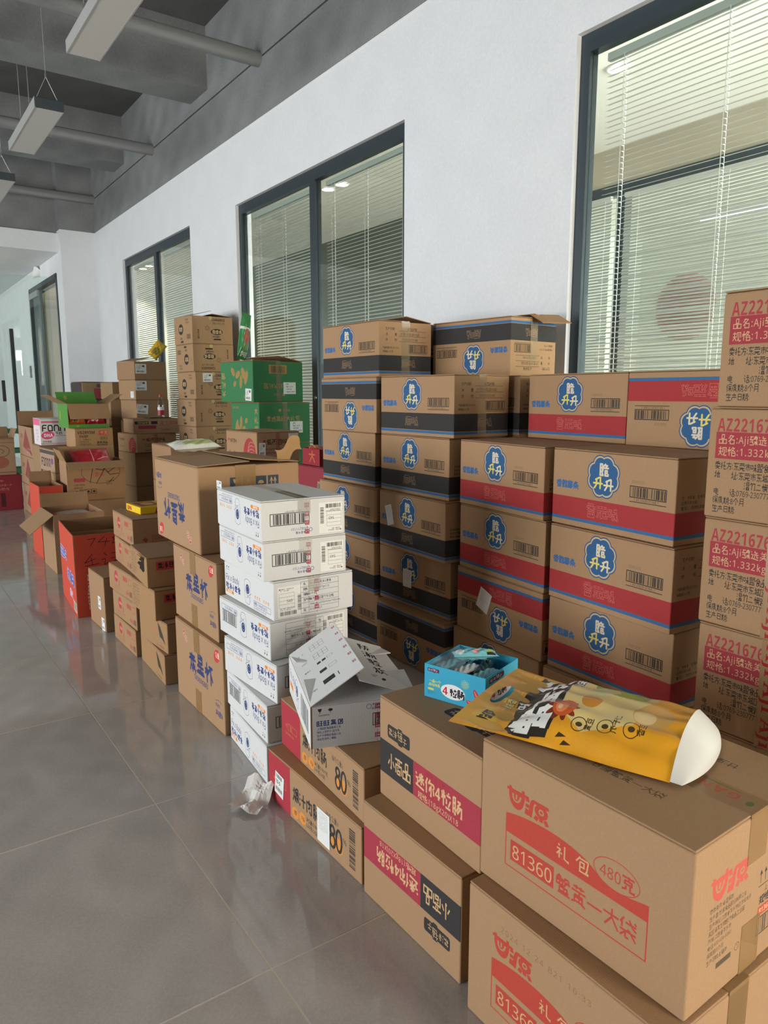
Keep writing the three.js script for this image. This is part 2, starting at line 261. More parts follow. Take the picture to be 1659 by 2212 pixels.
// cross pipes
for (const z of [-0.5, -3.12, -5.75, -8.43, -10.99]) {
  const g = thing('overhead_pipe', { '-0.5': 'grey overhead pipe nearest the windows behind', '-3.12': 'grey overhead pipe before the first pendant lamp', '-5.75': 'grey overhead pipe crossing behind the largest pendant lamp', '-8.43': 'grey overhead pipe over the second pendant lamp', '-10.99': 'grey overhead pipe nearest the white far pillar' }[z], 'pipe', [0, 3.885, z], 0, 'overhead pipes');
  part('pipe_run', new THREE.CylinderGeometry(0.056, 0.056, 10.8, 24).rotateZ(Math.PI / 2), greyMat, g, [WX - 5.4, 0, 0]);
  for (const x of [1.6, -1.2]) { const c = part('pipe_clamp', new THREE.TorusGeometry(0.06, 0.011, 8, 20).rotateY(Math.PI / 2), greyMat, g, [x, 0, 0]); part('hanger_rod', new THREE.CylinderGeometry(0.006, 0.006, 0.58, 8), greyMat, c, [0, 0.35, 0]); part('clamp_bolt', box(0.05, 0.05, 0.02), greyMat, c, [0, 0.06, 0]); }
}
// linear pendant lamps, switched off
{
  const diff = std(0xc9c7c2, { roughness: 0.5 }), alu = std(0xb6b6b4, { metalness: 0.3, roughness: 0.45 }), wire = std(0xc8c8c8, { metalness: 0.6, roughness: 0.4 });
  [[-5.24, 'long white pendant lamp, largest and nearest at top edge'], [-7.52, 'white pendant lamp with dark end cap, second along the ceiling'], [-9.76, 'white pendant lamp cut by picture edge, farthest one']].forEach(([z, label]) => {
    const g = thing('pendant_lamp', label, 'lamp', [1.335, 3.37, z], 0, 'linear pendant lamps');
    part('diffuser', box(0.188, 0.008, 1.2), diff, g, [0, 0.006, 0.6]);
    part('housing', merge([bx(-0.103, -0.094, 0, 0.075, 0, 1.215), bx(0.094, 0.103, 0, 0.075, 0, 1.215), bx(-0.095, 0.095, 0.06, 0.07, 0, 1.21), bx(-0.101, 0.101, 0.004, 0.072, -0.006, 0)]), alu, g);
    part('end_cap', rbox(0.204, 0.072, 0.02, 0.004), std(0x343b41, { roughness: 0.5 }), g, [0, 0.036, 1.222]);
    for (const zz of [0.08, 1.16]) { part('suspension_wire', merge([rod([-0.085, 0.07, zz], [0, 0.25, zz], 0.0022), rod([0.085, 0.07, zz], [0, 0.25, zz], 0.0022), rod([0, 0.25, zz], [0, 1.16, zz], 0.0022)]), wire, g); part('wire_grip', new THREE.CylinderGeometry(0.007, 0.007, 0.03, 10), steel, g, [0, 0.26, zz]); }
  });
}
{ // loose hanger with cable left of the second lamp
  const g = thing('ceiling_cable', 'thin dark cable and canopy hanging beside the second pendant lamp', 'cable', [1.05, 4.0, -7.0]);
  part('cable', tube([[0, 0.5, 0.1], [0.02, 0.25, 0.05], [0.05, 0.12, 0], [0, 0, 0], [-0.02, -0.3, 0], [0.02, -0.5, 0.05]], 0.006), blackMat, g); part('canopy', new THREE.CylinderGeometry(0.05, 0.05, 0.025, 16), blackMat, g, [0, 0, 0]);
}
// corridor behind the partition windows
const corr = std(0xf1f0ea, { roughness: 0.85 });
struct('ceiling_2', bx(WX + 0.15, 5.0, 3.13, 3.25, -12, ZB), corr);
struct('wall_corridor_far', bx(4.92, 5.08, 0, 3.2, -12, -5.2), std(0x6c7268, { roughness: 0.9 }));  // dimness of the deep corridor put into a darker wall colour
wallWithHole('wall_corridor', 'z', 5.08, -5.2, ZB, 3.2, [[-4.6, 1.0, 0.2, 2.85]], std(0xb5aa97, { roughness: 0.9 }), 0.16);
struct('wall_corridor_end', bx(WX + 0.15, 5.0, 0, 3.2, -12.1, -11.9), corr);
struct('wall_office', bx(8.2, 8.4, 0, 3.2, -12, ZB), std(0xd3dacd, { roughness: 0.9 }));
struct('ceiling_3', bx(5.0, 8.4, 3.13, 3.25, -12, ZB), corr);
struct('wall_office_end', bx(5.08, 8.2, 0, 3.2, -6.1, -6), std(0xd3dacd, { roughness: 0.9 }));
mullions('window_7', [bx(4.9, 4.98, 2.77, 2.85, -4.6, 1), bx(4.9, 4.98, 0.2, 0.28, -4.6, 1), ...[-4.56, -3.8, -2.0, -0.5, 0.96].map((z) => bx(4.9, 4.98, 0.28, 2.77, z - 0.04, z + 0.04))]);

function partitionWindow(name, [z0, z1, y0, y1], mull) {
  const w = new THREE.Group(); w.name = name; w.userData.kind = 'structure'; scene.add(w);
  const xa = WX + 0.03, xb = WX + 0.085, t = 0.055, yh = y1 - t * 1.5;
  part('head', bx(xa, xb, yh, y1, z0, z1), frameMat, w); part('sill', bx(xa, xb, y0, y0 + t, z0, z1), frameMat, w);
  part('jamb', bx(xa, xb, y0 + t, yh, z0, z0 + t), frameMat, w); part('jamb', bx(xa, xb, y0 + t, yh, z1 - t, z1), frameMat, w);
  for (const m of mull) part('mullion', bx(xa, xb, y0 + t, yh, m - 0.04, m + 0.04), frameMat, w);
  const edges = [z0 + t, ...mull, z1 - t];
  for (let i = 0; i + 1 < edges.length; i++) { const a = edges[i] + (i ? 0.04 : 0), b = edges[i + 1] - (i + 2 < edges.length ? 0.04 : 0); part('pane', bx(xa + 0.018, xa + 0.024, y0 + t, yh, a, b), glassMat, w); }
  if (name === 'window_2') part('latch', new THREE.SphereGeometry(0.014, 12, 8), steel, w, [xa - 0.006, 1.22, -4.97]);
}
partitionWindow('window_1', WINS[0], [-8.62]); partitionWindow('window_2', WINS[1], [-4.99]); partitionWindow('window_3', WINS[2], [-1.15]);

const slatMat = std(0xb9bbb5, { roughness: 0.45 }), cordMat = std(0xe9e8e0, { roughness: 0.7 });
function slatGeo(len) { const s = new THREE.Shape(), w = 0.0125; s.moveTo(-w, 0); s.quadraticCurveTo(0, 0.0035, w, 0); s.lineTo(w, -0.0007); s.quadraticCurveTo(0, 0.0028, -w, -0.0007); return new THREE.ExtrudeGeometry(s, { depth: len, bevelEnabled: false, curveSegments: 4 }).translate(0, 0, -len / 2); }
function blind(label, x, z0, z1, y0, y1, tilt, pitch = 0.0245, group = 'venetian blinds', rungs = false) {
  const g = thing('venetian_blind', label, 'blind', [x, y0, (z0 + z1) / 2], 0, group), len = z1 - z0, H = y1 - y0, geo = slatGeo(len);
  part('head_rail', rbox(0.028, 0.035, len, 0.004), slatMat, g, [0, H - 0.018, 0]);
  for (let y = H - 0.05, i = 0; y > 0.03; y -= pitch, i++) part('slat', geo, slatMat, g, [0, y, 0], [0, 0, (tilt + 2 * Math.sin(i * 1.7)) * R]);
  for (const f of [0.08, 0.5, 0.92]) part('ladder_cord', merge([-0.0135, 0.0135].map((dx) => rod([dx, 0.02, (f - 0.5) * len], [dx, H - 0.03, (f - 0.5) * len], 0.0015, 5)).concat(rungs ? Array.from({ length: Math.floor((H - 0.08) / pitch) }, (_, i) => bx(-0.0135, 0.0135, H - 0.052 - i * pitch, H - 0.05 - i * pitch, (f - 0.5) * len - 0.001, (f - 0.5) * len + 0.001)) : [])), cordMat, g);
  part('bottom_rail', rbox(0.026, 0.012, len, 0.003), slatMat, g, [0, 0.012, 0]);
}
const BX = WX + 0.115;
blind('half closed venetian blind in far small window, pane nearest the pillar', BX, -9.66, -8.68, 0.2, 2.83, 38);
blind('half closed venetian blind behind the tall printed carton stack', BX, -8.56, -7.5, 0.2, 2.83, 38);
blind('dim venetian blind in middle window, pane behind the green cartons', BX, -6.16, -5.05, 0.2, 2.8, 42);
blind('bright striped venetian blind in middle window, pane beside white wall', BX, -4.91, -3.87, 0.2, 2.8, 28);
blind('open venetian blind in the large bright window above red cartons', BX, -2.38, -1.2, 0.2, 2.79, 14, 0.0245, 'venetian blinds', true);
blind('open venetian blind at picture edge behind the tallest right-hand stack', BX, -1.1, -0.12, 0.2, 2.79, 10);
blind('half open blind on the outer glazing across the corridor', 4.87, -3.74, -2.06, 0.3, 2.76, 56, 0.0235, 'corridor blinds');
blind('half open blind on outer glazing past the tall carton stack', 4.87, -1.94, -0.56, 0.3, 2.76, 56, 0.0235, 'corridor blinds');
blind('narrow blind on the outer glazing beside the corridor wall', 4.87, -4.5, -3.86, 0.3, 2.76, 56, 0.0235, 'corridor blinds');
// round recessed lamps of the corridor
const glow = new THREE.MeshStandardMaterial({ color: 0xffffff, emissive: new THREE.Color(1, 0.9, 0.68), emissiveIntensity: 14 });
[[3.77, -2.99, 'round recessed lamp glowing above the large bright window'], [3.69, -6.16, 'farther of two glowing recessed lamps behind middle window'], [3.71, -5.95, 'nearer of two glowing recessed lamps behind middle window'], [3.62, -11.53, 'farther of two recessed lamps behind far small window'], [3.62, -11.23, 'nearer of two recessed lamps behind far small window']].forEach(([x, z, label]) => {
  const g = thing('recessed_lamp', label, 'lamp', [x, 3.13, z], 0, 'corridor recessed lamps');
  part('lamp_ring', new THREE.TorusGeometry(0.062, 0.009, 8, 28).rotateX(Math.PI / 2), softWhite, g, [0, -0.003, 0]); part('lamp_lens', new THREE.CylinderGeometry(0.055, 0.055, 0.008, 24), glow, g, [0, -0.005, 0]);
  const s = new THREE.SpotLight(new THREE.Color(1, 0.88, 0.66), 9, 0, 0.8, 0.35, 2); s.position.set(0, -0.02, 0); s.target.position.set(0, -1, 0); s.shadow.radius = 2.5; s.castShadow = true; g.add(s, s.target);
});
// red round paper decoration on the corridor glazing
tag(part('paper_decoration', new THREE.CylinderGeometry(0.24, 0.24, 0.004, 40).rotateZ(Math.PI / 2), std(0xd9857c, { roughness: 0.8 }), scene, [4.905, 1.87, -3.2]), 'round red paper cutting on the glazing across the corridor', 'decoration');

{ // lit linear lamp in the office across the corridor
  const g = thing('linear_lamp', 'lit white linear lamp seen through the large bright window', 'lamp', [5.6, 2.62, -2.9], 0);
  part('lamp_tube', box(0.05, 0.03, 1.3), new THREE.MeshStandardMaterial({ color: 0xffffff, emissive: new THREE.Color(0.95, 0.97, 1), emissiveIntensity: 6 }), g); part('lamp_housing', box(0.07, 0.05, 1.32), softWhite, g, [0, 0.042, 0]); part('suspension_wire', merge([-0.6, 0.6].map((z) => rod([0, 0.06, z], [0, 0.51, z], 0.002))), steel, g);
  const l = new THREE.RectAreaLight(new THREE.Color(0.97, 0.98, 1), 30, 0.05, 1.3); l.position.set(0, -0.03, 0); l.rotation.x = -Math.PI / 2; g.add(l);
}
// ---------------------------------------------------------------- prints
const INK = '#2c2926', BLUE = '#356799', RED = '#a92e30', TOMATO = '#a8353f';
function cloud(g, x, y, r, fill, k = 1) { for (let i = 0; i < 8; i++) { const a = i * Math.PI / 4 + Math.PI / 8; ell(g, x + Math.cos(a) * r * 0.62, y + Math.sin(a) * r * 0.66, r * 0.42 * k, r * 0.44 * k, fill); } ell(g, x, y, r * 0.75 * k, r * 0.8 * k, fill); }
function crispLogo(g, x, y, r) {
  cloud(g, x, y, r * 1.0, '#2a5688', 1.06); cloud(g, x, y, r * 0.97, '#cbb08a', 1.0); cloud(g, x, y, r * 0.9, '#2a5b8c', 0.97);
  txt(g, '脆', x - r * 0.3, y - r * 0.66, r * 0.62, '#e2d3b8', { weight: 0.15, cap: 'round' });
  txt(g, '升', x - r * 0.62, y + r * 0.02, r * 0.6, '#e8d36a', { weight: 0.16, cap: 'round' }); txt(g, '升', x + r * 0.04, y + r * 0.08, r * 0.6, '#e8d8ae', { weight: 0.16, cap: 'round' });
}
function crispBand(g, W, H, band) { g.fillStyle = band; g.fillRect(0, H * 0.612, W, H * 0.285); g.fillStyle = BLUE; g.fillRect(0, H * (band === RED ? 0.885 : 0.905), W, H * 0.042); }
const flavour = (g, s, x, y, sz, band) => txt(g, s, x, y, sz, band, { weight: 0.095, outline: 0.026, outColor: band === RED ? '#d98a78' : '#c99b6c' });
function crispFront(band, word) {
  return paint(984, 513, KRAFT, (g, W, H) => {
    crispBand(g, W, H, band); crispLogo(g, W * 0.45, H * 0.295, H * 0.255);
    txt(g, '香脆薯条', W * 0.035, H * 0.40, H * 0.098, '#35679f', { weight: 0.17, cap: 'round' });
    bars(g, W * 0.675, H * 0.37, W * 0.255, H * 0.115, '#241f1b', 5); g.fillRect(W * 0.668, H * 0.545, W * 0.27, 4); txt(g, '1 69 37639 01568 1', W * 0.7, H * 0.5, H * 0.04, INK, { bold: false });
    flavour(g, word, W * 0.45 - word.length * H * 0.087, H * 0.665, H * 0.175, band);
    if (band === RED) txt(g, '2024/12/31', W * 0.68, H * 0.28, H * 0.045, '#7a5e40', { bold: false, sx: 0.8 });
  });
}
function crispEndA(band, word) {
  return paint(608, 513, KRAFT, (g, W, H) => {
    crispBand(g, W, H, band); const o = { weight: 0.085 };
    ['生产日期', '净', '体'].forEach((s, i) => txt(g, s, W * 0.12, H * (0.1 + i * 0.1), H * 0.055, INK, { ...o, sx: 0.92 })); txt(g, '重', W * 0.29, H * 0.2, H * 0.055, INK, o); txt(g, '积', W * 0.29, H * 0.3, H * 0.055, INK, o);
    txt(g, '见包装箱', W * 0.53, H * 0.095, H * 0.055, INK, o); txt(g, '2千克(100克/袋X20袋)', W * 0.39, H * 0.19, H * 0.057, INK, { ...o, bold: false, sx: 0.8 }); txt(g, '518X320X270 MM', W * 0.44, H * 0.29, H * 0.055, INK, { bold: false, sx: 0.78 });
    g.fillStyle = INK; for (const y of [0.158, 0.255, 0.352]) g.fillRect(W * 0.37, H * y, W * 0.52, 3);
    txt(g, '产品标准代号:QB/T2076', W * 0.07, H * 0.45, H * 0.042, INK, { bold: false, sx: 0.8 }); txt(g, '保质期:10个月', W * 0.07, H * 0.52, H * 0.042, INK, { bold: false, sx: 0.85 });
    bars(g, W * 0.57, H * 0.42, W * 0.34, H * 0.12, '#241f1b', 5); g.fillRect(W * 0.56, H * 0.57, W * 0.36, 3);
    flavour(g, word, W * 0.42, H * 0.675, H * 0.16, band);
  });
}
function crispEndB(band, word) {
  return paint(608, 513, KRAFT, (g, W, H) => {
    crispBand(g, W, H, band);
    for (let i = 0; i < 4; i++) { g.strokeStyle = INK; g.lineWidth = 4; g.strokeRect(W * (0.47 + i * 0.13), H * 0.1, W * 0.11, H * 0.2); const x = W * (0.525 + i * 0.13); poly(g, [[x - 18, H * 0.12], [x + 18, H * 0.12], [x + 10, H * 0.2], [x - 10, H * 0.2]], INK); g.fillRect(x - 2, H * 0.2, 4, 24); g.fillRect(x - 14, H * 0.25, 28, 4); }
    small(g, W * 0.08, H * 0.42, W * 0.8, H * 0.042, INK, 1); small(g, W * 0.08, H * 0.48, W * 0.3, H * 0.042, INK, 1); small(g, W * 0.08, H * 0.54, W * 0.5, H * 0.042, INK, 1);
    flavour(g, word, W * 0.62, H * 0.69, H * 0.125, band);
  });
}
const T = {};
for (const [k, band, word] of [['o', '#2f2d2c', '原味'], ['r', RED, '番茄味']]) { T['cf' + k] = crispFront(band, word); T['ca' + k] = crispEndA(band, word); T['cb' + k] = crispEndB(band, word); }
T.az = paint(840, 606, KRAFT, (g, W, H) => {
  txt(g, 'AZ221676', W * 0.055, H * 0.055, H * 0.165, '#b03a42', { sx: 0.69, gap: 5 }); g.fillStyle = TOMATO; g.fillRect(W * 0.05, H * 0.205, W * 0.9, H * 0.245);
  txt(g, '品名:Aji臻选美味', W * 0.07, H * 0.225, H * 0.09, '#d3b182', { sx: 0.84, weight: 0.085, gap: 3, bold: false }); txt(g, '规格:1.332kg', W * 0.07, H * 0.335, H * 0.09, '#d3b182', { sx: 0.88, weight: 0.085, gap: 4, bold: false });
  const o = { sx: 0.71, weight: 0.09, bold: false };
  txt(g, '委托方:东莞市味盟食品', W * 0.055, H * 0.475, H * 0.075, INK, o); txt(g, '地', W * 0.055, H * 0.56, H * 0.075, INK, o); txt(g, '址:东莞市东城区温竹', W * 0.17, H * 0.56, H * 0.075, INK, o);
  txt(g, '温竹二横路20-22号', W * 0.26, H * 0.645, H * 0.075, INK, o); txt(g, '电', W * 0.055, H * 0.72, H * 0.072, INK, o); txt(g, '话:0769-23077771', W * 0.165, H * 0.72, H * 0.072, INK, o);
  txt(g, '保质期:8个月', W * 0.055, H * 0.8, H * 0.072, INK, o); txt(g, '生产日期:', W * 0.055, H * 0.88, H * 0.072, INK, o);
});
// red oval cartons (two in front)
const GRED = '#bd402f';
function ganLogo(g, x, y, w, h, c, paper = KRAFT) {      // two rounded characters joined as one mark
  g.save(); g.translate(x, y); g.scale(w / 100, h / 60); g.strokeStyle = c; g.lineCap = 'butt'; g.lineJoin = 'round'; g.lineWidth = 9;
  g.fillStyle = c; g.beginPath(); g.moveTo(4, 12); g.bezierCurveTo(2, 40, 12, 58, 24, 58); g.bezierCurveTo(38, 58, 42, 36, 44, 12); g.fill();
  g.lineWidth = 7; g.beginPath(); g.moveTo(-1, 11); g.lineTo(53, 9); g.moveTo(7, 2); g.lineTo(7, 14); g.moveTo(39, -2); g.lineTo(39, 14); g.stroke();
  g.strokeStyle = paper; g.lineWidth = 4.5; g.beginPath(); g.moveTo(14, 19); g.bezierCurveTo(12, 44, 30, 46, 33, 19); g.stroke(); g.lineWidth = 4; g.beginPath(); g.moveTo(23, 18); g.lineTo(22, 32); g.stroke(); g.strokeStyle = c;
  g.lineWidth = 9; g.beginPath(); g.moveTo(50, 12); g.lineTo(50, 20); g.moveTo(50, 26); g.lineTo(50, 36); g.moveTo(50, 40); g.lineTo(48, 56); g.stroke();
  g.beginPath(); g.moveTo(100, 10); g.lineTo(66, 10); g.bezierCurveTo(58, 12, 60, 40, 56, 56); g.stroke();
  g.beginPath(); g.ellipse(83, 28, 11, 13, 0, 0, 7); g.stroke(); g.fillStyle = c; g.beginPath(); g.arc(83, 28, 3.5, 0, 7); g.fill(); g.beginPath(); g.moveTo(83, 40); g.lineTo(83, 54); g.moveTo(74, 44); g.lineTo(70, 56); g.moveTo(92, 44); g.lineTo(98, 56); g.stroke();
  g.restore();
}
const ovalFront = (stamp) => paint(1130, 728, KRAFT, (g, W, H) => {
  if (stamp) txt(g, '2024 12 24 B21 16:33', W * 0.2, H * 0.12, H * 0.06, '#8d6c49', { bold: false, gap: 6 });
  ganLogo(g, W * 0.155, H * 0.205, W * 0.225, H * 0.155, GRED);
  g.fillStyle = GRED; g.beginPath(); g.moveTo(W * 0.15, H * 0.42); g.bezierCurveTo(W * 0.32, H * 0.34, W * 0.55, H * 0.35, W * 0.63, H * 0.46); g.bezierCurveTo(W * 0.7, H * 0.52, W * 0.8, H * 0.46, W * 0.845, H * 0.45); g.lineTo(W * 0.845, H * 0.555); g.lineTo(W * 0.15, H * 0.555); g.fill();
  g.strokeStyle = GRED; g.lineWidth = 6; g.strokeRect(W * 0.1525, H * 0.5, W * 0.69, H * 0.3);
  ell(g, W * 0.705, H * 0.395, W * 0.098, H * 0.09, KRAFT); g.lineWidth = 4; ell(g, W * 0.705, H * 0.395, W * 0.1, H * 0.093); g.stroke();
  txt(g, '480克', W * 0.632, H * 0.345, H * 0.1, GRED, { weight: 0.13, bold: false, sx: 0.9 });
  txt(g, '礼', W * 0.425, H * 0.405, H * 0.105, '#d0a775', { weight: 0.1, sx: 0.95 }); txt(g, '包', W * 0.52, H * 0.405, H * 0.105, '#d0a775', { weight: 0.1, sx: 0.95 });
  g.fillStyle = GRED; g.fillRect(W * 0.18, H * 0.595, W * 0.238, H * 0.15); txt(g, '81360', W * 0.188, H * 0.605, H * 0.135, '#d0a775', { bold: false, sx: 0.93 });
  txt(g, '蟹黄一大袋', W * 0.43, H * 0.605, H * 0.135, GRED, { weight: 0.1, sx: 0.86 });
});
T.gf = ovalFront(false); T.g2 = ovalFront(true);
T.ge = paint(760, 580, KRAFT, (g, W, H) => {
  ganLogo(g, W * 0.135, H * 0.22, W * 0.3, H * 0.17, '#c9584a');
  ['贮存条件:常温保存', '生产者:甘源食品股份有限公司', '生产地址:江西省萍乡市经济技术开', '发区清泉生物医药食品工业园', '产地:江西省萍乡市', '电话:400-636-6060', '保质期:8个月', '生产日期:见箱体'].forEach((s, i) => txt(g, s, W * 0.14, H * (0.405 + i * 0.046), H * 0.034, '#4a3a2a', { weight: 0.085, sx: 0.86, bold: false }));
  g.fillStyle = '#5a4836'; g.fillRect(W * 0.22, H * 0.79, W * 0.12, H * 0.035); g.strokeStyle = '#4a3a2a'; g.lineWidth = 2; ell(g, W * 0.39, H * 0.79, 14, 14); g.stroke(); txt(g, '1', W * 0.384, H * 0.77, 22, '#4a3a2a', { bold: false });
  for (const x of [0.56, 0.6]) { line(g, [[W * x, H * 0.48], [W * x, H * 0.41]], INK, 3); poly(g, [[W * x - 9, H * 0.425], [W * x + 9, H * 0.425], [W * x, H * 0.395]], INK); } g.fillRect(W * 0.545, H * 0.5, W * 0.1, 3); txt(g, '上', W * 0.6, H * 0.52, 20, INK);
  txt(g, '规格', W * 0.56, H * 0.57, H * 0.06, INK, { weight: 0.13 }); g.fillStyle = GRED; g.fillRect(W * 0.555, H * 0.645, W * 0.3, H * 0.058); txt(g, '81360', W * 0.565, H * 0.65, H * 0.05, '#d8b488'); bars(g, W * 0.565, H * 0.73, W * 0.3, H * 0.1, INK, 4);
});
T.gt = paint(640, 760, KRAFT, (g, W, H) => {
  g.save(); g.translate(W * 0.28, H * 0.42); g.rotate(Math.PI / 2); txt(g, '甘源蟹黄一大袋', 0, 0, W * 0.056, '#5a4530', { weight: 0.085 }); g.restore();
  g.save(); g.translate(W * 0.74, H * 0.8); g.rotate(-Math.PI / 2); txt(g, '甘源480克', 0, 0, W * 0.056, '#5a4632', { weight: 0.085, bold: false }); g.restore();
});
// black and red banded cartons
const XRED = '#a93040';
function shopMark(g, x, y, w, h, ink = INK, paper = '#cba878') {
  g.save(); g.translate(x, y); g.scale(w / 100, h / 36); rrect(g, 0, 4, 100, 28, 7, ink); rrect(g, 46, 0, 22, 36, 6, ink);
  g.strokeStyle = paper; g.lineCap = 'round'; g.lineJoin = 'round'; g.lineWidth = 1.6;
  for (const [px, py, s, st] of [[7, 10, 17, '0242 2026 0636 5155 4363 7174 1797 1719 4749 6769 9799'], [26, 10, 17, '0112 0415 0918 4282 3595 4787 6069 8384'], [46, 4, 22, '2003 1242 2229 0546 2949 5292 7079 5494995954 5696'], [70, 13, 17, '2171 7143 0595 454938']]) for (const q of st.split(' ')) { g.beginPath(); for (let i = 0; i + 1 < q.length; i += 2) { const X = px + (+q[i]) / 10 * s, Y = py + (+q[i + 1]) / 10 * s; i ? g.lineTo(X, Y) : g.moveTo(X, Y); } g.stroke(); }
  g.restore();
}
T.xf = paint(960, 650, KRAFT, (g, W, H) => {
  shopMark(g, W * 0.09, H * 0.2, W * 0.245, H * 0.17);
  g.fillStyle = '#2e2b2b'; g.fillRect(0, H * 0.41, W * 0.372, H * 0.34); g.fillStyle = XRED; g.fillRect(W * 0.372, H * 0.41, W, H * 0.34);
  txt(g, '小商品', W * 0.085, H * 0.495, H * 0.175, '#cfa876', { weight: 0.115, sx: 0.73 });
  txt(g, '迷你4粒肠', W * 0.395, H * 0.475, H * 0.165, '#d8b07e', { weight: 0.13, sx: 0.83, gap: 7 }); txt(g, '规格:(18gX20)X18', W * 0.42, H * 0.665, H * 0.072, '#d8b07e', { bold: false, sx: 0.96, gap: 2 });
  txt(g, '20250105 1308', W * 0.5, H * 0.425, H * 0.04, '#8a2232', { bold: false });
});
T.xt = paint(512, 540, KRAFT, (g, W, H) => { g.save(); g.translate(W * 0.34, H * 0.42); g.rotate(Math.PI / 2); shopMark(g, 0, 0, W * 0.5, W * 0.16); g.restore(); });
// low red-ended cartons with the big 80
T.bf = paint(1200, 375, KRAFT, (g, W, H) => {
  g.fillStyle = '#b02c3a'; g.fillRect(0, 0, W * 0.27, H); g.strokeStyle = '#c98e4a'; g.lineWidth = 3; g.strokeRect(W * 0.1, H * 0.4, W * 0.12, H * 0.14); txt(g, '大□包', W * 0.06, H * 0.42, H * 0.1, '#c98e4a', { weight: 0.08 }); small(g, W * 0.06, H * 0.62, W * 0.16, H * 0.05, '#c98e4a', 1);
  txt(g, '爆汁肉肠', W * 0.3, H * 0.29, H * 0.31, '#2b2623', { weight: 0.135, sx: 0.76, gap: 2 });
  ell(g, W * 0.325, H * 0.83, H * 0.12, H * 0.12, '#e2913a'); ell(g, W * 0.41, H * 0.8, H * 0.12, H * 0.12, '#e2913a'); txt(g, '原', W * 0.312, H * 0.76, H * 0.11, '#8a4a1c'); txt(g, '味', W * 0.4, H * 0.74, H * 0.11, '#8a4a1c');
  txt(g, '净含量:5.76千克', W * 0.45, H * 0.68, H * 0.095, INK, { sx: 0.75 }); txt(g, '(240克x24袋)', W * 0.45, H * 0.8, H * 0.095, INK, { sx: 0.75, bold: false });
  txt(g, '猪肉含量≥', W * 0.66, H * 0.2, H * 0.12, INK, { sx: 0.75, weight: 0.07, bold: false }); ell(g, W * 0.735, H * 0.68, H * 0.13, H * 0.13, '#e2913a'); ell(g, W * 0.79, H * 0.68, H * 0.13, H * 0.15, '#e2913a');
  g.strokeStyle = INK; g.lineWidth = H * 0.055; for (const [x, y, a, b] of [[0.728, 0.47, 0.02, 0.08], [0.728, 0.68, 0.025, 0.115], [0.792, 0.58, 0.026, 0.2]]) { ell(g, W * x, H * y, W * a, H * b); g.stroke(); }
  txt(g, '%', W * 0.83, H * 0.42, H * 0.14, INK, { bold: false }); bars(g, H * 0.12, W * 0.89, H * 0.76, W * 0.055, '#2b2623', 0, true);
});
// white low cartons
const WHITE = '#dcdcda', NAVY = '#283a78', ORANGE = '#e8862f';
function cupMark(g, x, y, w, h) { g.strokeStyle = NAVY; g.lineWidth = 2.5; g.beginPath(); g.moveTo(x, y + h * 0.12); g.quadraticCurveTo(x + w * 0.5, y - h * 0.1, x + w, y + h * 0.12); g.lineTo(x + w * 0.9, y + h * 0.75); g.lineTo(x + w * 0.8, y + h); g.quadraticCurveTo(x + w * 0.5, y + h * 1.08, x + w * 0.15, y + h); g.lineTo(x, y + h * 0.7); g.closePath(); g.stroke(); ell(g, x + w * 0.52, y + h * 0.42, w * 0.3, h * 0.2, NAVY); g.strokeStyle = WHITE; ell(g, x + w * 0.52, y + h * 0.42, w * 0.2, h * 0.12); g.stroke(); line(g, [[x, y + h * 0.5], [x + w * 0.5, y + h * 0.72], [x + w * 1.1, y + h * 0.55]], NAVY, 3); line(g, [[x + w * 0.3, y + h * 0.78], [x + w * 0.8, y + h * 0.72], [x + w * 0.95, y + h * 0.9]], NAVY, 2.5); }
function whiteSide(withBars) {            // upright version; most cartons lie upside down
  return paint(896, 286, WHITE, (g, W, H) => {
    txt(g, 'Fix x Body', W * 0.03, H * 0.3, H * 0.25, NAVY, { bold: false, sx: 0.8 }); txt(g, '轻净小素面'.replace('面', '食'), W * 0.03, H * 0.58, H * 0.2, NAVY, { weight: 0.16, sx: 1 });
    rrect(g, W * 0.03, H * 0.8, W * 0.17, H * 0.09, 8, ORANGE); txt(g, '□素味体重', W * 0.035, H * 0.81, H * 0.075, '#fff');
    for (const x of [0.06, 0.1]) { poly(g, [[W * x - 9, H * 0.1], [W * x + 9, H * 0.1], [W * x, H * 0.17]], INK); small(g, W * x - 12, H * 0.18, 24, 9, INK, 1); }
    cupMark(g, W * 0.44, H * 0.2, W * 0.12, H * 0.7);
    for (const [i, s] of ['非', '油', '炸', ' ', '轻', '体', '重'].entries()) if (s !== ' ') txt(g, isCJK(s) ? s : '素', W * (0.64 + i * 0.042), H * 0.56, H * 0.1, ORANGE, { weight: 0.08 });
    g.strokeStyle = NAVY; g.lineWidth = 2.5; rrect(g, W * 0.62, H * 0.72, W * 0.33, H * 0.15, 8); g.stroke(); txt(g, '规格:1.164kg(97gx12)', W * 0.63, H * 0.74, H * 0.1, NAVY, { bold: false, sx: 0.82 });
    if (withBars) { g.fillStyle = WHITE; g.fillRect(W * 0.64, H * 0.36, W * 0.3, H * 0.34); bars(g, W * 0.65, H * 0.38, W * 0.28, H * 0.3, '#22221f', 5); }
    else small(g, W * 0.62, H * 0.9, W * 0.32, H * 0.055, '#8a8f9a', 1);
  });
}
T.ws = whiteSide(false); T.wb = whiteSide(true);
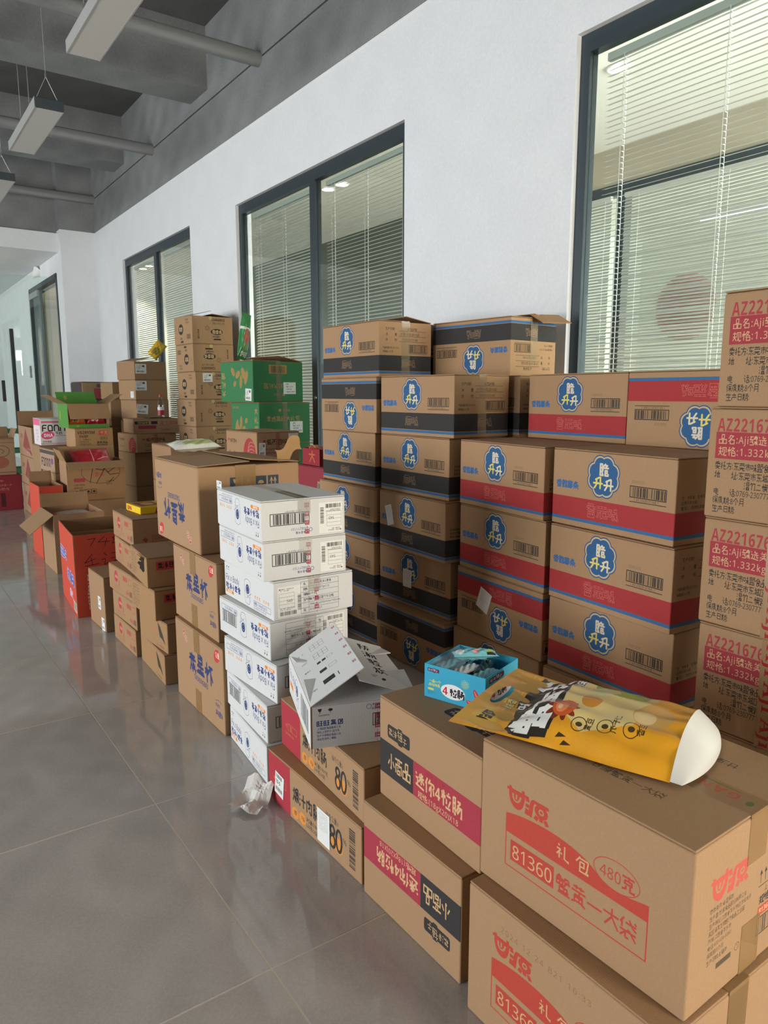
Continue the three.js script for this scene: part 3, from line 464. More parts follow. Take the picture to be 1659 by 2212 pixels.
function shipLabel(g, x, y, w, h) { g.fillStyle = '#f0efea'; g.fillRect(x, y, w, h); g.strokeStyle = '#77756e'; g.lineWidth = 1.5; for (let i = 1; i < 5; i++) { g.strokeRect(x + w * 0.05, y + h * (0.1 + i * 0.12), w * 0.62, h * 0.12); } txt(g, 'S43', x + w * 0.36, y + h * 0.42, h * 0.12, '#1f1f1f', { bold: false }); bars(g, x + w * 0.06, y + h * 0.82, w * 0.7, h * 0.13, '#33312c'); bars(g, y + h * 0.3, x + w * 0.8, h * 0.55, w * 0.15, '#33312c', 0, true); small(g, x + w * 0.1, y + h * 0.06, w * 0.5, h * 0.04, '#444', 2, 1.3); small(g, x + w * 0.08, y + h * 0.7, w * 0.6, h * 0.035, '#444', 2, 1.3); ell(g, x + w * 0.08, y + h * 0.08, 5, 6, '#9a2c34'); }
function redSeal(g, x, y, h) { for (let k = 0; k < 4; k++) { g.save(); g.translate(x, y + k * h * 0.26); g.rotate(Math.PI / 2); txt(g, '旺', 0, -h * 0.07, h * 0.14, '#a31f33', { weight: 0.16 }); g.fillStyle = '#a31f33'; g.fillRect(h * 0.18, 0, h * 0.05, 3); g.restore(); } }
T.we = paint(690, 297, WHITE, (g, W, H) => {       // upright version
  shipLabel(g, W * 0.03, H * 0.06, W * 0.29, H * 0.82); bars(g, W * 0.45, H * 0.4, W * 0.44, H * 0.27, '#22221f', 5); txt(g, '1 22101 00616 69 1', W * 0.52, H * 0.7, H * 0.055, INK, { bold: false });
  txt(g, '4008211151', W * 0.45, H * 0.2, H * 0.09, NAVY, { bold: false }); small(g, W * 0.45, H * 0.11, W * 0.2, H * 0.07, NAVY, 1); g.strokeStyle = NAVY; g.lineWidth = 3; ell(g, W * 0.425, H * 0.2, 14, 14); g.stroke(); redSeal(g, W * 0.47, H * 0.1, H * 0.9);
});
T.wt = paint(690, 297, WHITE, (g, W, H) => {
  shipLabel(g, W * 0.05, H * 0.12, W * 0.3, H * 0.82); g.strokeStyle = '#3a3a52'; g.lineWidth = 2; for (let i = 0; i < 6; i++) g.strokeRect(W * 0.33, H * (0.06 + i * 0.145), W * 0.48, H * 0.145); g.beginPath(); g.moveTo(W * 0.43, H * 0.06); g.lineTo(W * 0.43, H * 0.93); g.stroke();
  ['名', '规格', '保质期', '生产日期', '尺寸', '号'].forEach((s, i) => { for (const [j, c] of [...s].entries()) if (isCJK(c)) txt(g, c, W * (0.36 + j * 0.022), H * (0.085 + i * 0.145), H * 0.075, INK); });
  txt(g, 'Fix XBody轻净小素食', W * 0.44, H * 0.085, H * 0.08, INK, { bold: false, sx: 0.85 }); txt(g, '1.164kg(97gx12)', W * 0.44, H * 0.23, H * 0.08, INK, { bold: false }); txt(g, '9个月', W * 0.44, H * 0.375, H * 0.08, INK, { bold: false }); txt(g, '标子质箱正面下方(合格)', W * 0.44, H * 0.52, H * 0.08, INK, { bold: false, sx: 0.85 }); txt(g, '396mmx295mmx150mm', W * 0.44, H * 0.665, H * 0.08, INK, { bold: false }); txt(g, '61091257', W * 0.44, H * 0.81, H * 0.08, INK, { bold: false });
  redSeal(g, W * 0.53, H * 0.04, H * 0.9);
});
// three tall kraft cartons with the dark blue mark
const DBLUE = '#29366a';
T.tf = paint(900, 560, KRAFT, (g, W, H) => {
  txt(g, '泰', W * 0.3, H * 0.3, H * 0.24, DBLUE, { weight: 0.14, cap: 'round', sx: 0.95 }); txt(g, '星', W * 0.46, H * 0.24, H * 0.26, DBLUE, { weight: 0.14, cap: 'round' }); txt(g, '杯', W * 0.64, H * 0.28, H * 0.25, DBLUE, { weight: 0.14, cap: 'round' });
  txt(g, 'TAIXINGBEI', W * 0.4, H * 0.54, H * 0.085, DBLUE, { sx: 0.9, gap: 2 });
  g.save(); g.translate(W * 0.89, H * 0.11); g.rotate(-0.5); ell(g, 0, 0, W * 0.062, W * 0.045, '#c8343c'); g.restore(); txt(g, '合量', W * 0.855, H * 0.06, H * 0.07, '#e9c8a8', { weight: 0.12 });
  for (const [x, y, c] of [[0.17, 0.08, 0], [0.215, 0.13, 1]]) { txt(g, c ? '城' : '泰', W * x, H * y, H * 0.09, '#b63a34', { weight: 0.1, outline: 0.05, outColor: '#eadfce' }); }
  line(g, [[W * 0.83, H * 0.66], [W * 0.9, H * 0.63], [W * 0.95, H * 0.65]], DBLUE, 3); small(g, W * 0.83, H * 0.68, W * 0.12, H * 0.045, DBLUE, 1); txt(g, '美味重标', W * 0.83, H * 0.76, H * 0.075, DBLUE, { weight: 0.14, sx: 0.7 });
});
T.te = paint(760, 600, KRAFT, (g, W, H) => { for (let i = 0; i < 4; i++) { g.fillStyle = '#34414e'; g.fillRect(W * (0.3 + i * 0.125), H * 0.13, W * 0.11, H * 0.17); const x = W * (0.355 + i * 0.125); const k = '#b98f5e'; if (i === 0) { poly(g, [[x - 20, H * 0.15], [x + 20, H * 0.15], [x + 10, H * 0.2], [x - 10, H * 0.2]], k); line(g, [[x, H * 0.2], [x, H * 0.27]], k, 5); line(g, [[x - 16, H * 0.27], [x + 16, H * 0.27]], k, 5); } else if (i === 1) { line(g, [[x - 20, H * 0.25], [x, H * 0.16], [x + 20, H * 0.25]], k, 7); line(g, [[x - 18, H * 0.28], [x + 18, H * 0.28]], k, 5); } else if (i === 2) { g.beginPath(); g.arc(x, H * 0.22, 24, Math.PI, 0); g.fillStyle = k; g.fill(); line(g, [[x, H * 0.22], [x, H * 0.28], [x + 10, H * 0.28]], k, 4); } else { line(g, [[x - 14, H * 0.28], [x - 14, H * 0.16]], k, 6); line(g, [[x + 14, H * 0.28], [x + 14, H * 0.16]], k, 6); line(g, [[x - 24, H * 0.2], [x - 14, H * 0.155], [x - 4, H * 0.2]], k, 5); line(g, [[x + 4, H * 0.2], [x + 14, H * 0.155], [x + 24, H * 0.2]], k, 5); } } });
// green gift cartons
const GREEN = '#377c4b';
T.nf = paint(760, 512, GREEN, (g, W, H) => { txt(g, '素卤集结大礼包', W * 0.14, H * 0.32, H * 0.14, '#b98c55', { weight: 0.13, gap: 3, sx: 0.95 }); ell(g, W * 0.4, H * 0.18, 22, 20, '#b98c55'); txt(g, '甘源味', W * 0.46, H * 0.15, H * 0.07, '#b98c55'); txt(g, '(1900克)275g*20袋', W * 0.18, H * 0.5, H * 0.065, '#4f7a3e', { bold: false }); small(g, W * 0.4, H * 0.63, W * 0.2, H * 0.04, '#7d8a4c', 2); rrect(g, W * 0.33, H * 0.7, W * 0.36, H * 0.22, 8, '#b98c55'); bars(g, W * 0.36, H * 0.72, W * 0.3, H * 0.17, '#27401f'); });
T.ns = paint(700, 512, GREEN, (g, W, H) => { for (const [x, y, a, b, r] of [[0.2, 0.6, 34, 90, 0.3], [0.28, 0.7, 40, 80, -0.4], [0.36, 0.5, 30, 85, 0.1], [0.45, 0.68, 38, 60, 0.8], [0.55, 0.45, 30, 40, 0.5], [0.6, 0.75, 34, 60, -0.5]]) ell(g, W * x, H * y, a, b, '#a4834a', r); for (const [i, c] of [...'大礼包'].entries()) txt(g, c, W * 0.84, H * (0.12 + i * 0.22), H * 0.16, '#b98c55', { weight: 0.14 }); txt(g, '紫燕味素', W * 0.06, H * 0.08, H * 0.08, '#a4834a', { weight: 0.08 }); });
// stack of printed cartons by the wall
T.qf = paint(560, 360, KRAFT, (g, W, H) => { txt(g, '12406853', W * 0.46, H * 0.05, H * 0.13, INK, { sx: 0.95 }); txt(g, '规格:190克X20包', W * 0.5, H * 0.2, H * 0.085, '#5d4a35', { bold: false, sx: 0.72 }); ell(g, W * 0.6, H * 0.56, W * 0.15, H * 0.11, INK); txt(g, '脆香条', W * 0.49, H * 0.49, H * 0.14, '#cba97a', { weight: 0.16, sx: 0.9 }); txt(g, '地味香薯条', W * 0.49, H * 0.7, H * 0.07, INK, { sx: 0.85 }); g.fillStyle = INK; g.fillRect(W * 0.52, H * 0.81, W * 0.18, H * 0.055); g.strokeStyle = '#5d4a35'; g.lineWidth = 4; ell(g, W * 0.37, H * 0.43, 28, 30); g.stroke(); ell(g, W * 0.37, H * 0.43, 16, 18); g.stroke(); bars(g, H * 0.48, W * 0.13, H * 0.36, W * 0.035, INK, 0, true); });
T.qs = paint(560, 340, KRAFT, (g, W, H) => { ell(g, W * 0.38, H * 0.45, W * 0.13, H * 0.2, INK); txt(g, '脆香', W * 0.28, H * 0.36, H * 0.16, '#cba97a', { weight: 0.15, sx: 0.95 }); txt(g, '124068', W * 0.62, H * 0.06, H * 0.1, '#5d4a35', { sx: 0.9 }); small(g, W * 0.64, H * 0.18, W * 0.25, H * 0.08, '#5d4a35', 1); txt(g, '味食', W * 0.33, H * 0.74, H * 0.1, INK); g.fillStyle = INK; g.fillRect(W * 0.36, H * 0.88, W * 0.14, H * 0.07); for (let i = 0; i < 5; i++) g.fillRect(W * 0.7, H * (0.66 + i * 0.035), W * 0.2, 6); g.strokeStyle = '#5d4a35'; g.lineWidth = 4; ell(g, W * 0.09, H * 0.35, 16, 36); g.stroke(); });
// restaurant carton with red bird mark
const birdEnd = (g, W, H) => { txt(g, '紫燕百味', W * 0.22, H * 0.2, H * 0.2, '#4a2f26', { weight: 0.13, sx: 0.95 }); ell(g, W * 0.17, H * 0.28, 18, 20, '#a83834'); small(g, W * 0.2, H * 0.5, W * 0.5, H * 0.08, '#4a2f26', 2, 1.5); txt(g, '400-860-0517', W * 0.2, H * 0.84, H * 0.1, '#4a2f26', { sx: 0.9 }); g.fillStyle = 'rgba(150,60,40,.45)'; g.fillRect(W * 0.44, 0, W * 0.09, H); };
T.ze = paint(560, 360, KRAFT, birdEnd);
T.zf = paint(640, 300, KRAFT, (g, W, H) => { txt(g, '紫燕百味', W * 0.14, H * 0.24, H * 0.14, '#4a2f26', { weight: 0.12, sx: 0.8 }); ell(g, W * 0.09, H * 0.28, 13, 16, '#a83834'); line(g, [[W * 0.06, H * 0.72], [W * 0.12, H * 0.66], [W * 0.18, H * 0.75], [W * 0.26, H * 0.68], [W * 0.35, H * 0.72]], '#4a2f26', 5); ell(g, W * 0.77, H * 0.68, W * 0.19, H * 0.5, '#b03438'); g.strokeStyle = KRAFT; g.lineWidth = 10; for (let i = 0; i < 4; i++) { g.beginPath(); g.arc(W * 0.83, H * (0.52 + i * 0.16), W * (0.1 + i * 0.02), Math.PI * 0.9, Math.PI * 1.7); g.stroke(); } });
// small cartons with the red egg-shaped mark
T.rf = paint(700, 240, '#a67f58', (g, W, H) => { g.save(); g.translate(W * 0.32, H * 0.36); g.rotate(0.1); ell(g, 0, 0, W * 0.075, H * 0.24, '#b3383f'); g.restore(); txt(g, 'oko', W * 0.275, H * 0.26, H * 0.19, '#d8a488', {}); txt(g, '豆', W * 0.42, H * 0.46, H * 0.2, '#b3383f', { weight: 0.14, sx: 0.8 }); for (const x of [0.62, 0.68, 0.74]) rrect(g, W * x, H * 0.16, W * 0.045, H * 0.2, 10, '#b3383f'); g.strokeStyle = '#b3383f'; g.lineWidth = 4; g.strokeRect(W * 0.83, H * 0.16, W * 0.12, H * 0.24); txt(g, 'oko', W * 0.72, H * 0.62, H * 0.26, '#b3383f'); bars(g, W * 0.88, H * 0.64, W * 0.1, H * 0.22, INK); small(g, W * 0.08, H * 0.7, W * 0.45, H * 0.06, '#9a5a44', 3, 1.4); });
T.re = paint(560, 240, '#a67f58', (g, W, H) => { g.fillStyle = '#b3383f'; g.fillRect(W * 0.66, 0, W * 0.25, H * 0.38); g.fillRect(W * 0.7, H * 0.72, W * 0.25, H * 0.28); g.strokeStyle = '#a03c3a'; g.lineWidth = 4; g.strokeRect(W * 0.26, H * 0.66, W * 0.2, H * 0.25); txt(g, 'CHN', W * 0.28, H * 0.68, H * 0.16, '#a03c3a', { sx: 0.9 }); poly(g, [[W * 0.12, H * 0.8], [W * 0.16, H * 0.7], [W * 0.2, H * 0.8], [W * 0.17, H * 0.92]], '#a03c3a'); small(g, W * 0.55, H * 0.55, W * 0.4, H * 0.06, '#9a5a44', 2, 1.4); });
// cartons with a torn corner / red name plate
T.pf = paint(560, 230, '#a57d53', (g, W, H) => { txt(g, '味代包', W * 0.55, H * 0.12, H * 0.2, '#c4734a', { weight: 0.08, sx: 0.8 }); small(g, W * 0.06, H * 0.1, W * 0.28, H * 0.07, '#4a3826', 8, 1.5, 0.55); });
T.pe = paint(500, 230, '#a57d53', (g, W, H) => { g.fillStyle = '#c03a35'; g.fillRect(W * 0.12, H * 0.12, W * 0.42, H * 0.3); txt(g, '泰净日克味', W * 0.14, H * 0.15, H * 0.22, '#251d1a', { weight: 0.15, sx: 0.7 }); small(g, W * 0.15, H * 0.48, W * 0.36, H * 0.05, '#a34b3a', 1); ell(g, W * 0.34, H * 0.74, W * 0.1, H * 0.08); g.strokeStyle = '#c46a44'; g.lineWidth = 3; g.stroke(); });
T.pk = paint(560, 230, '#a57d53', (g, W, H) => { txt(g, '味代包', W * 0.4, H * 0.3, H * 0.22, '#c4734a', { weight: 0.07, sx: 0.8 }); poly(g, [[W * 0.68, H * 0.05], [W * 0.76, H * 0.2], [W * 0.84, H * 0.42], [W * 0.93, H * 0.75], [W * 0.82, H * 0.6], [W * 0.74, H * 0.56], [W * 0.7, H * 0.3]], '#3a3326'); txt(g, 'SL . 41000.00', W * 0.62, H * 0.84, H * 0.1, '#3a3326', { bold: false }); });
// orange-red tall carton with pen writing
const OR = '#c9442a';
T.of = paint(600, 520, OR, (g, W, H) => { txt(g, '旺旺素味', W * 0.02, H * 0.3, H * 0.14, '#2f5fae', { weight: 0.18, outline: 0.05, outColor: '#eef', sx: 0.9 }); txt(g, '体净味', W * 0.45, H * 0.5, H * 0.17, '#2f5fae', { weight: 0.2, outline: 0.05, outColor: '#eef' }); txt(g, '保代', W * 0.55, H * 0.74, H * 0.12, '#b9c8ea', { weight: 0.16 }); g.fillStyle = '#ddd8cc'; g.fillRect(W * 0.78, H * 0.84, W * 0.18, H * 0.12); bars(g, W * 0.79, H * 0.85, W * 0.16, H * 0.1); });
T.oe = paint(520, 680, OR, (g, W, H) => {
  const p = (pts, w = 5) => line(g, pts.map(([x, y]) => [x * W, y * H]), '#2a1512', w);
  p([[0.2, 0.06], [0.32, 0.05], [0.24, 0.14]]); p([[0.46, 0.04], [0.36, 0.1], [0.54, 0.1]]); p([[0.5, 0.06], [0.46, 0.15]]); p([[0.66, 0.04], [0.58, 0.06], [0.68, 0.1], [0.58, 0.13], [0.6, 0.09], [0.68, 0.04]]); p([[0.74, 0.1], [0.8, 0.1], [0.76, 0.14]]);
  p([[0.26, 0.24], [0.14, 0.34], [0.3, 0.3]]); p([[0.24, 0.28], [0.26, 0.37]]); p([[0.14, 0.38], [0.36, 0.36]]); p([[0.44, 0.24], [0.48, 0.27]]); p([[0.4, 0.32], [0.46, 0.31], [0.44, 0.38], [0.5, 0.36]]); p([[0.56, 0.25], [0.74, 0.24]]); p([[0.54, 0.31], [0.8, 0.29]]); p([[0.6, 0.34], [0.72, 0.33], [0.72, 0.38], [0.6, 0.38], [0.6, 0.34]]); p([[0.82, 0.34], [1, 0.3]]);
  p([[0.36, 0.45], [0.24, 0.5], [0.36, 0.54], [0.22, 0.58]]); p([[0.26, 0.66], [0.36, 0.66], [0.3, 0.7], [0.38, 0.74], [0.28, 0.78]]); p([[0.24, 0.84], [0.3, 0.94], [0.42, 0.8]]);
  g.save(); g.translate(W * 0.16, H * 0.48); for (const [i, c] of [...'东年一日百味体代生大'].entries()) txt(g, c, 0, i * H * 0.044, H * 0.04, '#f2e7dd', { weight: 0.16 }); g.restore();
  for (const [y, c] of [[0.08, '品'], [0.17, '日'], [0.27, '体']]) { rrect(g, W * 0.88, H * (y - 0.02), W * 0.12, H * 0.075, 6, c === '日' ? '#eee' : '#2f5fae'); txt(g, c, W * 0.9, H * y - 8, H * 0.05, c === '日' ? '#222' : '#fff', { weight: 0.15 }); }
});
// cartons of the far pile
T.hf = paint(640, 460, '#a17a50', (g, W, H) => { txt(g, '四洲紫', W * 0.14, H * 0.1, H * 0.14, '#b06a4c', { weight: 0.09 }); txt(g, '(番味)', W * 0.44, H * 0.28, H * 0.11, '#b0473c', { weight: 0.1, bold: false }); rrect(g, W * 0.1, H * 0.42, W * 0.2, H * 0.1, 16, '#a8363f'); small(g, W * 0.1, H * 0.57, W * 0.18, H * 0.05, '#4a3826', 2); small(g, W * 0.66, H * 0.5, W * 0.14, H * 0.05, '#4a3826', 2); for (let i = 0; i < 4; i++) { g.strokeStyle = '#3a2c1e'; g.lineWidth = 5; if (i) g.strokeRect(W * (0.1 + i * 0.1), H * 0.72, W * 0.085, H * 0.11); ell(g, W * (0.142 + i * 0.1), H * 0.775, 16, 14, '#3a2c1e'); } const p = (pts) => line(g, pts.map(([x, y]) => [x * W, y * H]), '#2d1c12', 7); p([[0.46, 0.06], [0.38, 0.55]]); p([[0.58, 0.12], [0.5, 0.2], [0.62, 0.24], [0.7, 0.08], [0.5, 0.56]]); p([[0.66, 0.14], [0.78, 0.1], [0.84, 0.18], [0.7, 0.3], [0.66, 0.22], [0.74, 0.36], [0.9, 0.34]]); g.lineWidth = 4; ell(g, W * 0.58, H * 0.28, W * 0.34, H * 0.3); g.strokeStyle = '#2d1c12'; g.stroke(); p([[0.8, 0.44], [0.72, 0.56]]); });
T.vf = paint(560, 300, '#a27b4c', (g, W, H) => { txt(g, 'V82893M', W * 0.06, H * 0.06, H * 0.22, '#3a2f24', { sx: 0.92 }); txt(g, '日味包体', W * 0.1, H * 0.3, H * 0.15, '#3a2f24', { weight: 0.13, sx: 0.75 }); small(g, W * 0.1, H * 0.5, W * 0.3, H * 0.09, '#4a3826', 4, 1.3); rrect(g, W * 0.62, H * 0.08, W * 0.25, H * 0.26, 4, '#b9453a'); txt(g, '千克', W * 0.65, H * 0.1, H * 0.2, '#d29a6a', { weight: 0.12 }); bars(g, W * 0.64, H * 0.4, W * 0.22, H * 0.18, '#6a5238'); txt(g, '质质制品'.replace('制', '保'), W * 0.56, H * 0.64, H * 0.14, '#3a2f24', { weight: 0.15, sx: 0.95 }); txt(g, '轻袋轻放', W * 0.56, H * 0.8, H * 0.14, '#3a2f24', { weight: 0.15, sx: 0.95 }); });
const fannaWord = (g, x, y, s, c) => { g.strokeStyle = c; g.lineWidth = s * 0.17; g.lineCap = 'butt'; g.lineJoin = 'round'; const P = (q) => { g.beginPath(); q.forEach(([a, b], i) => i ? g.lineTo(x + a * s, y + b * s) : g.moveTo(x + a * s, y + b * s)); g.stroke(); }; P([[0.08, 1], [0.08, 0.25], [0.2, 0.08], [0.7, 0.08]]); P([[0.08, 0.5], [0.6, 0.5]]); P([[1.5, 1], [1.5, 0.3], [1.4, 0.1], [1, 0.1], [0.9, 0.3], [0.9, 0.75], [1, 0.92], [1.5, 0.92]]); for (const o of [1.8, 2.7, 3.6]) P([[o, 1], [o, 0.3], [o + 0.15, 0.1], [o + 0.5, 0.1], [o + 0.65, 0.3], [o + 0.65, 1]]); };
T.fw = paint(640, 420, '#dfdad8', (g, W, H) => { g.fillStyle = '#e46a92'; g.fillRect(W * 0.04, H * 0.08, W * 0.7, H * 0.07); fannaWord(g, W * 0.05, H * 0.22, H * 0.25, '#17141a'); ell(g, W * 0.18, H * 0.62, W * 0.16, H * 0.15, '#e24f82', -0.12); txt(g, 'DHA', W * 0.08, H * 0.53, H * 0.18, '#fff', { sx: 0.9 }); txt(g, '牛奶', W * 0.36, H * 0.48, H * 0.13, '#222', { weight: 0.1 }); g.fillStyle = '#222'; g.fillRect(W * 0.36, H * 0.64, W * 0.6, 5); txt(g, 'DHA食品', W * 0.05, H * 0.82, H * 0.08, '#222'); g.fillStyle = '#e46a92'; g.fillRect(0, H * 0.93, W, H * 0.025); });
T.fk = paint(640, 300, '#a27b4c', (g, W, H) => { fannaWord(g, W * 0.08, H * 0.25, H * 0.3, '#1d1815'); fannaWord(g, W * 0.14, H * 0.75, H * 0.25, '#1d1815'); small(g, W * 0.64, H * 0.28, W * 0.3, H * 0.09, '#6a5238', 1); rrect(g, W * 0.64, H * 0.46, W * 0.3, H * 0.1, 6, '#7a3a72'); });
T.fs = paint(400, 300, '#a98a72', (g, W, H) => { g.fillStyle = '#4a423c'; g.fillRect(0, H * 0.05, W, H * 0.16); g.save(); g.scale(0.5, 1); fannaWord(g, W * 0.2, H * 0.4, H * 0.4, '#2a2320'); g.restore(); ell(g, W * 0.85, H * 0.5, 30, 44, '#7a4a82'); });
T.lf = paint(640, 300, '#a98465', (g, W, H) => { poly(g, [[W * 0.55, H * 0.05], [W * 0.95, H * 0.95], [W * 0.3, H * 0.7]], '#93443f'); txt(g, '乙食个'.replace('乙', '二'), W * 0.1, H * 0.25, H * 0.16, '#5a4030', { weight: 0.13 }); small(g, W * 0.55, H * 0.7, W * 0.3, H * 0.08, '#c9a090', 2); });
T.kf = paint(400, 400, '#a98a68', (g, W, H) => { g.strokeStyle = '#6d5a46'; g.lineWidth = 7; ell(g, W * 0.7, H * 0.36, W * 0.18, H * 0.15); g.stroke(); line(g, [[W * 0.62, H * 0.34], [W * 0.68, H * 0.3], [W * 0.76, H * 0.36], [W * 0.7, H * 0.42]], '#6d5a46', 6); ell(g, W * 0.62, H * 0.66, W * 0.24, H * 0.16, 'rgba(150,60,55,.5)'); g.fillStyle = 'rgba(140,50,45,.6)'; g.fillRect(0, H * 0.92, W, 10); g.fillRect(0, H * 0.12, W, 6); });
T.rd = paint(400, 380, '#86232b', (g, W, H) => { small(g, W * 0.3, H * 0.24, W * 0.6, H * 0.06, '#b98a6a', 1); small(g, W * 0.45, H * 0.34, W * 0.3, H * 0.09, '#b98a6a', 1); g.fillStyle = '#4a1216'; g.fillRect(W * 0.52, H * 0.5, W * 0.1, H * 0.4); ell(g, W * 0.55, H * 0.14, 22, 12, '#a8504a'); });
T.mf = paint(400, 300, '#3d4a42', (g, W, H) => { txt(g, '文', W * 0.3, H * 0.06, H * 0.3, '#151515', { weight: 0.14, outline: 0.07, outColor: '#eee' }); txt(g, '东', W * 0.3, H * 0.36, H * 0.3, '#a8333a', { weight: 0.14, outline: 0.07, outColor: '#eee' }); txt(g, '食', W * 0.3, H * 0.66, H * 0.3, '#151515', { weight: 0.14, outline: 0.07, outColor: '#eee' }); });
T.mr = paint(400, 260, '#a98a68', (g, W, H) => { g.fillStyle = '#a8434a'; g.fillRect(W * 0.3, H * 0.35, W * 0.7, H * 0.65); bars(g, W * 0.36, H * 0.08, W * 0.2, H * 0.22); small(g, W * 0.4, H * 0.7, W * 0.4, H * 0.09, '#5a2a2a', 1); });
T.bt = paint(520, 200, '#ad8a66', (g, W, H) => { g.fillStyle = '#2b2724'; g.fillRect(W * 0.03, H * 0.12, W * 0.48, H * 0.22); txt(g, '日味体重', W * 0.08, H * 0.13, H * 0.2, '#b99a76', { weight: 0.14 }); rrect(g, W * 0.1, H * 0.42, W * 0.38, H * 0.26, 4, '#9a3a4a'); txt(g, '番千克味', W * 0.56, H * 0.1, H * 0.25, '#b0483f', { weight: 0.08 }); line(g, [[W * 0.56, H * 0.45], [W * 0.96, H * 0.3]], '#b0483f', 5); small(g, W * 0.06, H * 0.78, W * 0.3, H * 0.1, '#a34b3a', 1); small(g, W * 0.58, H * 0.7, W * 0.28, H * 0.1, '#5a4030', 1); });
T.st = paint(256, 220, '#eeeeea', (g, W, H) => { small(g, W * 0.08, H * 0.08, W * 0.45, H * 0.07, '#333', 5, 1.5); bars(g, W * 0.08, H * 0.68, W * 0.75, H * 0.2, '#333'); g.fillStyle = '#555'; g.fillRect(W * 0.62, H * 0.12, W * 0.22, H * 0.2); });
T.sh = paint(256, 240, '#eeeeea', (g, W, H) => { for (let k = 0; k < 4; k++) { txt(g, ['2日', '味二小个', '大千升', '0217 7777'][k], W * (0.2 + k * 0.02), H * (0.08 + k * 0.22), H * 0.15, '#222', { weight: 0.1 }); } });
T.sl = paint(256, 420, '#eeeeea', (g, W, H) => { small(g, W * 0.12, H * 0.06, W * 0.7, H * 0.025, '#8a8a8a', 12, 1.9, 0.7); });
T.sp = paint(220, 300, '#e9e8e4', (g, W, H) => { txt(g, '10-5', W * 0.06, H * 0.3, H * 0.24, '#1d1d1d', { sx: 0.85 }); bars(g, W * 0.08, H * 0.08, W * 0.7, H * 0.16, '#2b2b2b'); bars(g, W * 0.08, H * 0.66, W * 0.8, H * 0.18, '#2b2b2b'); });
// ---------------------------------------------------------------- cartons
const tapeMat = new THREE.MeshPhysicalMaterial({ color: 0xb08a58, roughness: 0.22, transparent: true, opacity: 0.55 });
const clearTape = new THREE.MeshPhysicalMaterial({ color: 0xcdbb98, roughness: 0.12, transparent: true, opacity: 0.22 });
const whiteTape = new THREE.MeshPhysicalMaterial({ color: 0xd9d3c8, roughness: 0.15, transparent: true, opacity: 0.3 });
const redTape = board(paint(160, 640, '#a4825a', (g, W, H) => { for (let i = 0; i < 3; i++) { g.save(); g.translate(W * 0.95, H * (0.04 + i * 0.34)); g.rotate(Math.PI / 2); txt(g, 'Aji', 0, 0, 130, '#a8242c', { font: 'serif' }); g.restore(); } }), { roughness: 0.25 });
const gTape = board(paint(128, 900, '#957650', (g, W, H) => { g.save(); g.translate(W * 0.3, H * 0.92); g.rotate(-Math.PI / 2); txt(g, 'GANYUAN', 0, 0, 64, '#b0503c', { gap: 6 }); txt(g, 'GANYUAN', 460, 0, 64, '#b0503c', { gap: 6 }); g.restore(); line(g, [[W * 0.86, H * 0.1], [W * 0.86, H * 0.9]], '#4a5a3a', 4); ell(g, W * 0.5, H * 0.96, 18, 12, '#4a6a3a'); }), { roughness: 0.3 });
const M = {}; for (const k in T) M[k] = board(T[k]);
const F = (k) => M['~' + k] ??= board(flip(T[k]));               // the same print on a carton lying upside down
const whiteBoard = board(paint(256, 256, WHITE)), redBoard = board(T.rd), paperMat = std(0xecebe6, { roughness: 0.75 });
function carton(name, label, group, at, yaw, L, D, H, o = {}) {  // at: lower corner nearest the camera, front = side facing the room
  const a = yaw * R, cx = at[0] + D / 2 * Math.cos(a) - L / 2 * Math.sin(a), cz = at[2] - D / 2 * Math.sin(a) - L / 2 * Math.cos(a);
  const g = thing(name, label, 'carton', [cx, at[1] + 0.0008, cz], a, group), p = o.p ?? plain[0], lid = 0.004;
  g.userData.size = [D, H, L];
  part('body', rbox(D, H - lid - 0.001, L, o.r ?? 0.004), [o.b ?? p, o.f ?? p, p, p, o.e ?? p, o.n ?? p], g, [0, (H - lid - 0.001) / 2, 0]);
  const [fa, fb] = o.flap ?? [0, 0], fg = rbox(D / 2 - 0.0012, lid, L - 0.002, 0.0018, 1);
  for (const s of [-1, 1]) {
    const hinge = new THREE.Group(), lift = (s < 0 ? fa : fb) * R;
    const gg = fg.clone().translate(-s * (D / 4 - 0.0006), 0, 0);
    const m = part('top_flap', gg, o.t ? (Array.isArray(o.t) ? o.t[s < 0 ? 0 : 1] : o.t) : p, g, [s * (D / 2 - 0.0006), H - lid / 2, 0], [0, 0, -s * lift]);
  }
  if (o.tape) {
    const w = o.tw ?? 0.05, t = 0.0007, m = o.tape, dn = o.down ?? 0.07, list = [];
    if (!fa && !fb && !o.topTape) list.push(bx(-w / 2, w / 2, H, H + t, -L / 2, L / 2)); if (o.topTape) part('packing_tape', box(w, t, L), o.topTape, g, [0, H + t / 2, 0]);
    list.push(bx(-w / 2, w / 2, H - dn, H + t, L / 2, L / 2 + t));
    if (o.under) part('packing_tape', bx(-w / 2, w / 2, 0, o.under, L / 2, L / 2 + t), m, g);
    part('packing_tape', merge(list), m, g);
  }
  return g;
}
function sticker(g, face, u, v, w, h, tex, rot = 0, name = 'paper_label', lift = 0.0012) {
  const [D, H, L] = g.userData.size, m = [paperMat, paperMat, paperMat, paperMat, tex, paperMat];
  const s = part(name, box(w, h, 0.0009), m, g);
  if (face === 'F') { s.position.set(-D / 2 - lift, H * (1 - v), -L / 2 + u * L); s.rotation.set(0, -Math.PI / 2, 0); s.rotateZ(rot); }
  else if (face === 'E') { s.position.set(-D / 2 + u * D, H * (1 - v), L / 2 + lift); s.rotation.z = rot; }
  else { s.position.set(-D / 2 + u * D, H + lift, -L / 2 + v * L); s.rotation.x = -Math.PI / 2; s.rotateZ(rot); }
  return s;
}
